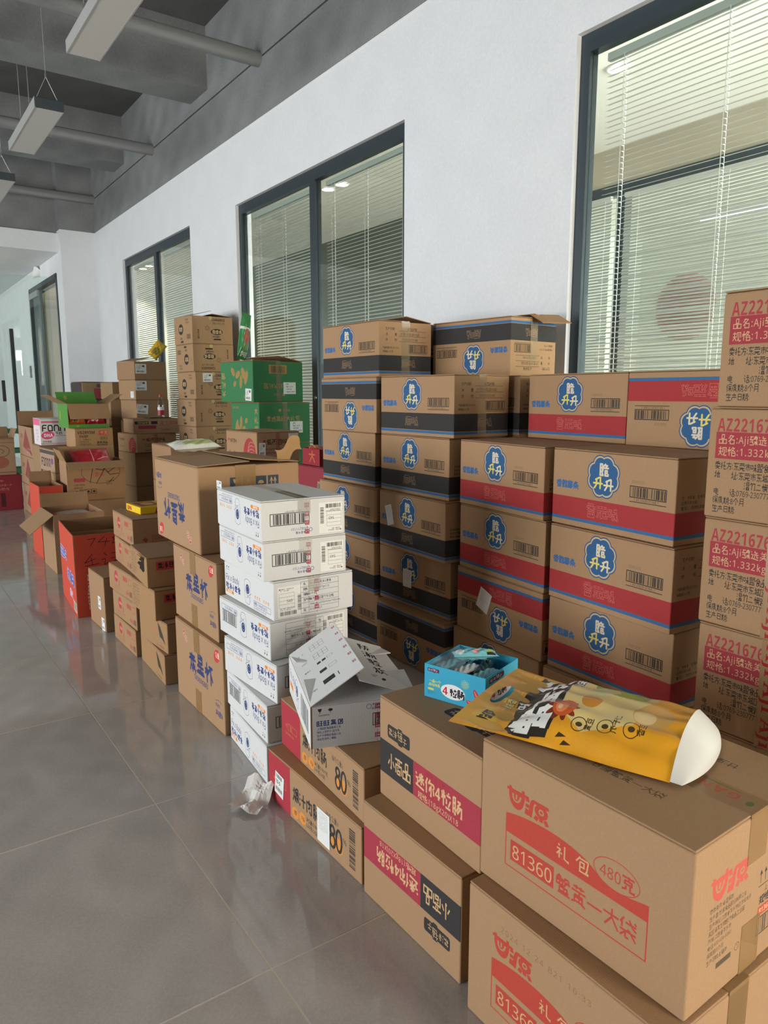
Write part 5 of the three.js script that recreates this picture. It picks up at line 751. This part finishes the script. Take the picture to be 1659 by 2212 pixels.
// ---------------------------------------------------------------- loose things
{ // opened white carton tilted on the low red ended one
  const c = openCarton('white_carton', 'opened white carton with raised flaps on the low red carton', null, [0.885, 0.3145, -1.6], -19.7, 0.4, 0.3, 0.118, {
    p: whiteBoard, inn: board(plainTex, { color: new THREE.Color(0.7, 0.66, 0.6) }), f: board(paint(768, 226, WHITE, (g, W, H) => { txt(g, 'Fix x Body', W * 0.06, H * 0.2, H * 0.3, NAVY, { bold: false, sx: 0.8 }); rrect(g, W * 0.05, H * 0.6, W * 0.16, H * 0.14, 8, ORANGE); cupMark(g, W * 0.34, H * 0.15, W * 0.13, H * 0.7); bars(g, W * 0.6, H * 0.25, W * 0.3, H * 0.5, '#22221f', 5); })),
    e: board(paint(768, 302, WHITE, (g, W, H) => { poly(g, [[W * 0.05, H * 0.06], [W * 0.09, H * 0.06], [W * 0.08, H * 0.13], [W * 0.06, H * 0.13]], INK); g.fillRect(W * 0.068, H * 0.13, 4, 14); ell(g, W * 0.17, H * 0.1, 16, 10, INK); g.fillRect(W * 0.168, H * 0.1, 3, 24); small(g, W * 0.04, H * 0.2, W * 0.18, 11, INK, 1);
      txt(g, '旺旺集团', W * 0.04, H * 0.34, H * 0.13, NAVY, { weight: 0.15, sx: 1.1, gap: 6 }); ['上海旺旺食品集团公司', '地址上海市方行区代号', '生产方保质旺食品公司', '地址东海市二横路'].forEach((s, i) => txt(g, s, W * 0.04, H * (0.5 + i * 0.085), H * 0.06, NAVY, { weight: 0.1, sx: 0.95 })); txt(g, '4008211151', W * 0.56, H * 0.13, H * 0.1, NAVY, { bold: false }); small(g, W * 0.56, H * 0.05, W * 0.2, H * 0.07, NAVY, 1); g.strokeStyle = NAVY; g.lineWidth = 3; ell(g, W * 0.535, H * 0.13, 17, 17); g.stroke(); bars(g, W * 0.58, H * 0.32, W * 0.38, H * 0.26, '#22221f', 5); txt(g, '69 31010', W * 0.66, H * 0.62, H * 0.055, INK, { bold: false }); redSeal(g, W * 0.62, H * 0.08, H * 0.9); })),
    flaps: { near: [-78, whiteBoard], far: [-78, whiteBoard] }, w_near: 0.13, w_far: 0.13,
  });
  const fl1 = board(paint(420, 768, WHITE, (g, W, H) => { g.strokeStyle = '#55544e'; g.lineWidth = 2; for (const y of [0.12, 0.3]) { for (let i = 0; i < 3; i++) for (let j = 0; j < 2; j++) g.strokeRect(W * (0.38 + i * 0.09), H * (y + j * 0.05), W * 0.09, H * 0.05); } g.fillStyle = '#2a2a28'; g.fillRect(W * 0.38, H * 0.47, 30, 26); g.fillRect(W * 0.48, H * 0.47, 30, 26); g.strokeRect(W * 0.58, H * 0.47, 44, 24); g.fillRect(W * 0.36, H * 0.62, 56, 34); g.strokeRect(W * 0.54, H * 0.62, 60, 34); g.fillRect(W * 0.34, H * 0.79, 90, 50); g.fillRect(W * 0.62, H * 0.8, 6, 44); small(g, W * 0.12, H * 0.16, W * 0.14, 16, INK, 1); small(g, W * 0.12, H * 0.34, W * 0.14, 16, INK, 1); small(g, W * 0.12, H * 0.5, W * 0.12, 16, INK, 1); small(g, W * 0.1, H * 0.66, W * 0.16, 16, INK, 1); small(g, W * 0.1, H * 0.83, W * 0.16, 16, INK, 1); g.save(); g.translate(W * 0.05, H * 0.6); g.rotate(Math.PI / 2); txt(g, '15012121241/01', 0, -20, 26, '#5a5a58', { bold: false, sx: 0.8 }); g.restore(); for (let i = 0; i < 6; i++) txt(g, '旺', W * 0.9, H * (0.05 + i * 0.15), 28, '#a31f33', { weight: 0.14 }); }));
  const fl2 = board(paint(420, 768, WHITE, (g, W, H) => { [...'防潮轻放'].forEach((ch, i) => { g.save(); g.translate(W * 0.55, H * (0.1 + i * 0.17)); txt(g, ch, -50, 0, 105, '#24221f', { weight: 0.12, sx: 0.95 }); g.restore(); }); small(g, W * 0.3, H * 0.8, W * 0.1, 16, INK, 2); ell(g, W * 0.5, H * 0.86, 14, 24, '#24221f', 0.6); for (let i = 0; i < 6; i++) txt(g, '旺', W * 0.03, H * (0.08 + i * 0.15), 24, '#a31f33', { weight: 0.14 }); }));
  const fg = new RoundedBoxGeometry(0.175, 0.004, 0.4, 1, 0.0018);
  const mk = (s, lift, m) => { const gg = fg.clone().translate(-s * 0.0875, 0, 0); part('flap', gg, [whiteBoard, whiteBoard, m, whiteBoard, whiteBoard, whiteBoard], c, [s * 0.149, 0.119, 0], [0, 0, -s * lift * R]); };
  mk(-1, 33, fl1); mk(1, 20, fl2);
}
{ // paper slip and crumpled paper on the floor
  const g = new THREE.PlaneGeometry(0.13, 0.1, 11, 9), p = g.attributes.position;
  for (let i = 0; i < p.count; i++) { const x = p.getX(i), y = p.getY(i); p.setZ(i, 0.012 + 0.9 * Math.max(0, x + 0.01) ** 1.15 + 0.006 * Math.sin(x * 90 + y * 40) + 0.005 * Math.cos(y * 95 - x * 30) + 0.005 * Math.sin(i * 12.9898)); p.setX(i, x - 0.3 * Math.max(0, x) + 0.004 * Math.sin(y * 80)); }
  g.computeVertexNormals();
  tag(part('crumpled_paper', g, std(0xe4e1da, { roughness: 0.85, side: THREE.DoubleSide, flatShading: true }), scene, [0.868, 0.003, -1.935], [-Math.PI / 2, 0, 0.55]), 'crumpled white paper on the tiles beside the white cartons', 'paper');
}
{ // small blue open box of mini sausages
  const B = '#35a9cc', a = 18.4 * R, at = [1.113, 0.5175, -1.176], L = 0.168, D = 0.165, H = 0.084;
  const front = board(paint(840, 420, B, (g, W, H2) => {
    shopMark(g, W * 0.05, H2 * 0.08, W * 0.2, H2 * 0.14, '#5a2a48', '#e8e0ea'); txt(g, '一口一个'.replace('口', '品'), W * 0.08, H2 * 0.42, H2 * 0.1, '#e8dc4a', { weight: 0.14 }); txt(g, '美味体质', W * 0.07, H2 * 0.54, H2 * 0.1, '#e8dc4a', { weight: 0.14 }); rrect(g, W * 0.06, H2 * 0.7, W * 0.1, H2 * 0.06, 10, '#e8dc4a'); small(g, W * 0.06, H2 * 0.8, W * 0.1, 15, '#0d4a66', 2);
    ell(g, W * 0.48, H2 * 0.66, W * 0.2, H2 * 0.22, '#f4f2ef'); txt(g, '4', W * 0.31, H2 * 0.5, H2 * 0.32, '#d42438'); txt(g, '粒肠', W * 0.43, H2 * 0.55, H2 * 0.25, '#20202a', { weight: 0.17, sx: 0.95 });
    for (let i = 0; i < 14; i++) { const t = i / 14 * 6.28; line(g, [[W * 0.68 + Math.cos(t) * 42, H2 * 0.34 + Math.sin(t) * 42], [W * 0.68 + Math.cos(t) * 54, H2 * 0.34 + Math.sin(t) * 54]], '#e8dc4a', 6); } g.strokeStyle = '#e8dc4a'; g.lineWidth = 6; ell(g, W * 0.68, H2 * 0.34, 30, 30); g.stroke(); ell(g, W * 0.68, H2 * 0.34, 12, 12); g.stroke();
    for (const [x, y, r, l] of [[0.78, 0.86, 0.4, 70], [0.87, 0.6, 1.1, 90], [0.93, 0.78, 0.9, 70], [0.86, 0.95, 0.2, 60]]) { ell(g, W * x, H2 * y, l, 30, '#c82838', r); ell(g, W * x - 8, H2 * y - 10, l * 0.7, 10, '#ec7a80', r); }
  }));
  const end = board(paint(800, 420, '#3fa6c4', (g, W, H2) => { shopMark(g, W * 0.1, H2 * 0.06, W * 0.45, H2 * 0.2, '#4a2a40', '#ddd'); ell(g, W * 0.5, H2 * 0.62, W * 0.36, H2 * 0.24, '#eeeaf0'); txt(g, '4', W * 0.2, H2 * 0.45, H2 * 0.32, '#b02838'); txt(g, '粒肠', W * 0.36, H2 * 0.5, H2 * 0.26, '#20202a', { weight: 0.17, sx: 1 }); rrect(g, W * 0.78, H2 * 0.3, W * 0.16, H2 * 0.12, 6, '#e8dc4a'); }));
  const blue = board(paint(64, 64, B)), inn = std(0x2a6a7e, { roughness: 0.5 });
  const cx = at[0] + D / 2 * Math.cos(a) - L / 2 * Math.sin(a), cz = at[2] - D / 2 * Math.sin(a) - L / 2 * Math.cos(a), g = thing('sausage_box', 'small blue open box of mini sausages on banded carton', 'box', [cx, at[1], cz], a), t = 0.0015, s6 = (o, f) => [0, 1, 2, 3, 4, 5].map((k) => k === f ? o : blue);
  part('bottom', box(D, t, L), blue, g, [0, t / 2, 0]); part('side_panel', box(t, H, L), s6(front, 1), g, [-D / 2, H / 2, 0]); part('side_panel', box(t, H, L), s6(blue, 0), g, [D / 2, H / 2, 0]); part('end_panel', box(D, H, t), s6(end, 4), g, [0, H / 2, L / 2]); part('end_panel', box(D, H, t), s6(blue, 5), g, [0, H / 2, -L / 2]);
  const sheet = new THREE.PlaneGeometry(D, L * 0.45, 10, 10).rotateX(-Math.PI / 2), p = sheet.attributes.position; for (let i = 0; i < p.count; i++) p.setY(i, 0.003 * Math.sin(p.getX(i) * 80 + p.getZ(i) * 60)); sheet.computeVertexNormals();
  part('film_window', sheet, new THREE.MeshPhysicalMaterial({ color: 0xdde6ea, roughness: 0.08, transparent: true, opacity: 0.25, side: THREE.DoubleSide }), g, [0, H - 0.002, -L * 0.26]);
  const wraps = ['#5ab6c6', '#2f7f92', '#cfd8da', '#1d3f48', '#6cc0cc'].map((c) => film(paint(64, 64, c)));
  const put = (x, y, z, ry, rz, m, l) => { const w = new THREE.Vector3(x, y, z).applyAxisAngle(new THREE.Vector3(0, 1, 0), a); pouch('sausage_sachet', l, 'sachet', 0.096, 0.032, 0.015, m, [cx + w.x, at[1] + w.y, cz + w.z], [-Math.PI / 2, ry, rz + a], 'sausage sachets in the blue box'); };
  const where = ['along the far side', 'beside the film window', 'under the lying one', 'near the front edge', 'in the middle', 'at the near corner', 'by the back edge', 'deep at the near end', 'deep in the middle', 'deep at the far end'];
  for (let i = 0; i < 10; i++) put(i < 6 ? (i % 2 ? 0.022 : -0.022) : 0, i < 5 ? 0.066 : 0.044, -0.055 + (i % 5) * 0.0265, 0, i < 5 ? (i % 2 ? 0.25 : -0.2) : 0.05, wraps[i % 5], 'small wrapped sausage sachet in the blue box, ' + where[i]);
  const twin = film(paint(256, 96, '#7cc7cf', (g2, W, H2) => { ell(g2, W * 0.14, H2 * 0.5, 26, 34, '#dfe6e6'); ell(g2, W * 0.5, H2 * 0.55, 26, 26, '#e8a8a4'); ell(g2, W * 0.84, H2 * 0.5, 24, 30, '#a8c85a'); g2.fillStyle = '#222'; g2.fillRect(W * 0.38, H2 * 0.1, 56, 14); g2.fillRect(W * 0.74, H2 * 0.78, 50, 14); }));
  const w = new THREE.Vector3(0.025, H + 0.008, -0.005).applyAxisAngle(new THREE.Vector3(0, 1, 0), a); pouch('sausage_sachet', 'printed sachet lying across the top of the blue box', 'sachet', 0.115, 0.04, 0.02, twin, [cx + w.x, at[1] + w.y, cz + w.z], [-Math.PI / 2, 0.02, -0.5], 'sausage sachets in the blue box');
}
{ // yellow stand-up pouch lying on the cartons
  const W = 0.29, Lg = 0.43, nu = 96, nv = 64;
  const tex = paint(1280, 860, '#e5a021', (g, w, h) => {                    // drawn standing: handle at the top, then laid along the length
    g.translate(0, h); g.rotate(-Math.PI / 2); const W2 = h, H2 = w;
    poly(g, [[W2 * 0.3, H2 * 0.42], [W2, H2 * 0.34], [W2, H2 * 0.86], [W2 * 0.25, H2 * 0.8], [W2 * 0.12, H2 * 0.6]], '#dcc27e');
    for (const y of [0.13, 0.16]) { g.fillStyle = '#eab64a'; g.fillRect(0, H2 * y, W2, H2 * 0.008); }
    g.fillStyle = '#dcb23c'; g.fillRect(W2 * 0.04, H2 * 0.06, W2 * 0.27, H2 * 0.13); ganLogo(g, W2 * 0.07, H2 * 0.09, W2 * 0.2, H2 * 0.075, '#2f2a1c', '#dcb23c');
    const big = (c, x, y, s) => txt(g, c, W2 * x, H2 * y, s, '#f2f0ea', { weight: 0.15, outline: 0.1, outColor: '#2a241c', sx: 1 });
    poly(g, [[W2 * 0.02, H2 * 0.29], [W2 * 0.5, H2 * 0.19], [W2 * 0.99, H2 * 0.18], [W2 * 0.99, H2 * 0.41], [W2 * 0.4, H2 * 0.45], [W2 * 0.04, H2 * 0.46]], '#2a241c');
    big('蟹', 0.05, 0.265, 225); big('黄', 0.28, 0.285, 185); big('一', 0.45, 0.3, 130); big('大', 0.51, 0.25, 225); big('袋', 0.74, 0.19, 225); big('味', 0.4, 0.2, 84); txt(g, '脆香', W2 * 0.36, H2 * 0.14, 60, '#e8d36a', { weight: 0.16, outline: 0.06, outColor: '#3a2e18' });
    big('18年经典', 0.6, 0.43, 66); poly(g, [[W2 * 0.74, H2 * 0.49], [W2 * 0.82, H2 * 0.5], [W2 * 0.76, H2 * 0.55]], '#c8502c');
    for (let i = 0; i < 9; i++) ell(g, W2 * (0.2 + 0.05 * Math.cos(i * 0.7)) + 60, H2 * (0.47 + 0.035 * Math.sin(i * 0.7)) + 12, 54, 18, '#7d2f16', i * 0.7); ell(g, W2 * 0.29, H2 * 0.485, 78, 70, '#cf5a28'); ell(g, W2 * 0.28, H2 * 0.475, 46, 36, '#e88a52'); ell(g, W2 * 0.27, H2 * 0.468, 18, 14, '#f2c09a');
    ell(g, W2 * 0.72, H2 * 0.66, 130, 170, '#8fa343', 0.2); ell(g, W2 * 0.88, H2 * 0.58, 60, 80, '#7f953c', 0.3); ell(g, W2 * 0.64, H2 * 0.6, 70, 80, '#c3c788'); ell(g, W2 * 0.78, H2 * 0.74, 60, 70, '#748a38'); ell(g, W2 * 0.92, H2 * 0.78, 80, 120, '#c9994a', 0.2); ell(g, W2 * 0.42, H2 * 0.58, 66, 60, '#c9862f'); ell(g, W2 * 0.4, H2 * 0.86, 120, 110, '#d0a052'); ell(g, W2 * 0.36, H2 * 0.83, 60, 60, '#e2c48a');
    [[0.17, 0.58, '黄豆'], [0.2, 0.69, '瓜子仁'], [0.22, 0.8, '香豆']].forEach(([x, y, s2]) => { g.strokeStyle = '#4a3a14'; g.lineWidth = 5; ell(g, W2 * x, H2 * y, 42, 42); g.stroke(); ell(g, W2 * x, H2 * y, 15, 19, '#4a3a14'); txt(g, s2, W2 * x - 26, H2 * y + 30, 42, '#4a3a14', { weight: 0.12 }); });
    for (const [x, y] of [[0.06, 0.26], [0.9, 0.17], [0.06, 0.5], [0.03, 0.53]]) poly(g, [[W2 * x, H2 * y], [W2 * x + 16, H2 * y + 60], [W2 * x + 26, H2 * y + 14]], '#3a2e18');
  });
  // corners on the cartons: u = 0 handle end, v = 0 room side
  const P = (u, v) => { const a = new THREE.Vector3(0.915, 0.59, -1.075), b = new THREE.Vector3(1.2, 0.612, -1.16), c = new THREE.Vector3(1.075, 0.589, -0.672), d = new THREE.Vector3(1.335, 0.589, -0.765); return a.multiplyScalar((1 - u) * (1 - v)).add(b.multiplyScalar((1 - u) * v)).add(c.multiplyScalar(u * (1 - v))).add(d.multiplyScalar(u * v)); };
  const puff = (u, v) => { const e = Math.max(0, 1 - Math.abs(2 * v - 1) ** 2.6), f = Math.min(1, Math.max(0, (u - 0.2) / 0.25)); return 0.058 * e * (f * f * (3 - 2 * f)) * (0.85 + 0.3 * u); };
  const wrk = (u, v) => (0.0028 * Math.sin(u * 23 + v * 9) * Math.cos(v * 17 - u * 7) + 0.002 * Math.sin(v * 40 + u * 6)) * Math.min(1, u * 5);
  function sheet(s) {
    const pos = [], uvs = [], idx = [];
    for (let i = 0; i <= nu; i++) for (let j = 0; j <= nv; j++) {
      let u = i / nu, v = j / nv; const hx = (u - 0.085) / 0.036, hv = (v - 0.53) / 0.155, r = Math.hypot(hx, hv); if (r < 1.12 && r > 0.7) { u = 0.085 + hx / r * 0.036; v = 0.53 + hv / r * 0.155; }
      const narrow = 0.02 * Math.sin(Math.PI * Math.min(1, u * 1.3)), q = P(u, narrow + v * (1 - 2 * narrow)); q.y += (s > 0 ? puff(u, v) : 0.0006 - 0.0006 * s) + wrk(u, v) * (s > 0 ? 1 : 0) * (v > 0 && v < 1 ? 1 : 0) + 0.03 * Math.max(0, 0.22 - u) * Math.sin(v * 3); if (s < 0) q.y -= 0.0012 - (u < 0.2 ? 0 : 0); pos.push(q.x, q.y, q.z); uvs.push(u, 1 - v === 0 ? 0 : v);
    }
    for (let i = 0; i < nu; i++) for (let j = 0; j < nv; j++) { const u = (i + 0.5) / nu, v = (j + 0.5) / nv; if (Math.hypot((u - 0.085) / 0.036, (v - 0.53) / 0.155) < 0.97) continue; const a = i * (nv + 1) + j, b = a + nv + 1; s > 0 ? idx.push(a, b, a + 1, b, b + 1, a + 1) : idx.push(a, a + 1, b, b, a + 1, b + 1); }
    const g = new THREE.BufferGeometry(); g.setAttribute('position', new THREE.Float32BufferAttribute(pos, 3)); g.setAttribute('uv', new THREE.Float32BufferAttribute(uvs, 2)); g.setIndex(idx); g.computeVertexNormals(); return g;
  }
  const bag = thing('snack_pouch', 'large yellow snack pouch with handle hole lying on two cartons', 'pouch');
  tex.wrapT = tex.wrapS = THREE.ClampToEdgeWrapping; const mt = film(tex, { side: THREE.DoubleSide, roughness: 0.33, clearcoat: 0.35, clearcoatRoughness: 0.2 });
  part('front_film', sheet(1), mt, bag); part('back_film', sheet(-1), std(0xd9a640, { roughness: 0.4, side: THREE.DoubleSide }), bag);
  { // white bottom gusset, folded out at the near end
    const pos = [], idx = [], n = 30, m = 8;
    for (let i = 0; i <= n; i++) for (let j = 0; j <= m; j++) { const v = i / n, t = j / m, q = P(1, v), h = puff(1, v) + 0.001; const out = new THREE.Vector3(0.33, 0, 0.94), e = Math.max(0, 1 - Math.abs(2 * v - 1) ** 2.2); q.addScaledVector(out, 0.05 * Math.sin(t * Math.PI / 2) * (0.4 + 0.6 * e) ); q.y += h * (1 - t) + 0.001; pos.push(q.x, q.y, q.z); }
    for (let i = 0; i < n; i++) for (let j = 0; j < m; j++) { const a = i * (m + 1) + j, b = a + m + 1; idx.push(a, a + 1, b, b, a + 1, b + 1); }
    const g = new THREE.BufferGeometry(); g.setAttribute('position', new THREE.Float32BufferAttribute(pos, 3)); g.setIndex(idx); g.computeVertexNormals(); part('bottom_gusset', g, std(0xcfcdc6, { roughness: 0.35, side: THREE.DoubleSide }), bag);
  }
}
{ // yellow wafer box
  const Y = '#f0c818', side = board(paint(512, 110, Y, (g, W, H) => { poly(g, [[W * 0.55, H * 0.2], [W * 0.98, H * 0.1], [W * 0.85, H * 0.95], [W * 0.5, H * 0.95]], '#b5202a'); txt(g, 'nabati', W * 0.56, H * 0.16, H * 0.62, '#fff', { sx: 0.9 }); })), top = board(paint(300, 480, '#d8a52a', (g, W, H) => { g.fillStyle = '#8a4a2a'; g.fillRect(W * 0.12, H * 0.1, W * 0.7, H * 0.75); ell(g, W * 0.5, H * 0.45, 60, 110, '#c9964a'); }));
  const g = thing('wafer_box', 'flat yellow wafer box on the red egg marked cartons', 'box', [1.13, 0.6585, -3.72], 0.06);
  part('body', rbox(0.15, 0.036, 0.2, 0.003), [side, board(paint(400, 90, Y, (c, W, H) => { txt(c, '旺味', W * 0.1, H * 0.15, H * 0.65, '#b5202a', { weight: 0.2 }); })), top, side, side, side], g, [0, 0.018, 0]); part('tuck_flap', box(0.14, 0.0012, 0.006), std(0xf0c818), g, [0, 0.0366, 0.094]);
}
{ // clear drink bottle
  const b = thing('drink_bottle', 'clear plastic drink bottle with red cap and label', 'bottle', [2.42, 1.0045, -7.36], 0);
  const pr = [[0, 0.003], [0.026, 0], [0.032, 0.006], [0.032, 0.04], [0.0305, 0.06], [0.032, 0.075], [0.032, 0.13], [0.03, 0.15], [0.018, 0.19], [0.013, 0.205], [0.013, 0.222]].map((p) => new THREE.Vector2(...p));
  part('bottle_shell', new THREE.LatheGeometry(pr, 28), new THREE.MeshPhysicalMaterial({ color: 0xeef2f2, roughness: 0.05, transmission: 1, thickness: 0 }), b);
  part('label_band', new THREE.CylinderGeometry(0.0325, 0.0325, 0.048, 28, 1, true), std(0xb5323e, { roughness: 0.4, side: THREE.DoubleSide }), b, [0, 0.058, 0]); part('label_band', new THREE.CylinderGeometry(0.0325, 0.0325, 0.03, 28, 1, true), std(0xe8ebe6, { roughness: 0.4, side: THREE.DoubleSide }), b, [0, 0.098, 0]);
  part('cap', new THREE.CylinderGeometry(0.0145, 0.0145, 0.02, 24), std(0xc22a30, { roughness: 0.4 }), b, [0, 0.225, 0]);
  tag(part('black_folder', rbox(0.24, 0.008, 0.13, 0.003), blackMat, scene, [2.42, 1.0085, -7.48], [0, 0.25, 0]), 'flat black folder lying behind the clear bottle', 'folder');
}
{ // pouches standing or lying on far stacks
  const gp = film(paint(256, 512, '#2f8a45', (g, W, H) => { g.fillStyle = '#e8e8e0'; g.fillRect(0, H * 0.3, W, 30); ell(g, W * 0.5, H * 0.52, 70, 100, '#c2502c'); ell(g, W * 0.45, H * 0.7, 60, 50, '#6a8a3a'); txt(g, '鲜味豆'.replace('鲜', '香'), W * 0.15, H * 0.82, 60, '#f0f0e8', { weight: 0.14 }); }));
  pouch('snack_pouch', 'narrow green snack pouch standing on the topmost green carton', 'pouch', 0.11, 0.34, 0.045, gp, [2.33, 1.668, -5.12], [0.06, 0.5, -0.2]);
  const yp = film(paint(128, 128, '#d8b02a', (g, W, H) => ell(g, W * 0.4, H * 0.5, 30, 40, '#8a7a2a')));
  pouch('snack_bag', 'crinkled yellow packet on top of the labelled carton stack', 'bag', 0.2, 0.12, 0.05, yp, [2.66, 1.725, -8.12], [0, -0.2, 0.9]);
  const wp = film(paint(128, 128, '#dfe0d6', (g, W, H) => ell(g, W * 0.6, H * 0.6, 50, 30, '#a8b86a')));
  pouch('snack_bag', 'white and green packet behind the large cup carton', 'bag', 0.22, 0.1, 0.04, wp, [1.15, 1.03, -3.08], [-1.35, 0, 0.1]);
  const rs = film(paint(128, 128, '#b8402c', (g, W, H) => { ell(g, W * 0.3, H * 0.4, 24, 30, '#d8a05a'); line(g, [[0, 30], [W, 60]], '#e8c8b0', 5); }));
  [[2.13, 0.935, -3.7, 0.1], [2.23, 0.935, -3.69, -0.1], [2.325, 0.935, -3.71, 0.1]].forEach(([x, y, z, r], i) => pouch('snack_sachet', 'red and tan snack sachet in small open red carton, ' + ['room side', 'farther one', 'wall side'][i], 'sachet', 0.085, 0.13, 0.025, rs, [x, y, z], [-1.35, 0, r], 'sachets in the small red carton'));
}
{ // green crate of bottles beyond the glass screen
  const g = thing('bottle_crate', 'green plastic bottle crate beyond the glass screen', 'crate', [1.85, 0, -12.6]), cm = std(0x2e6b48, { roughness: 0.5 });
  for (let k = 0; k < 3; k++) for (const [x, z, w, d] of [[0, 0.2, 0.9, 0.02], [0, -0.2, 0.9, 0.02], [-0.45, 0, 0.02, 0.42], [0.45, 0, 0.02, 0.42]]) part('crate_rail', box(w, 0.06, d), cm, g, [x, 0.08 + k * 0.3, z]);
  for (const [x, z] of [[-0.44, 0.2], [-0.15, 0.2], [0.15, 0.2], [0.44, 0.2], [-0.44, -0.2], [0.44, -0.2]]) part('crate_post', box(0.03, 0.74, 0.025), cm, g, [x, 0.37, z]); part('crate_base', box(0.9, 0.03, 0.4), cm, g, [0, 0.04, 0]);
}
renderer.render(scene, camera);
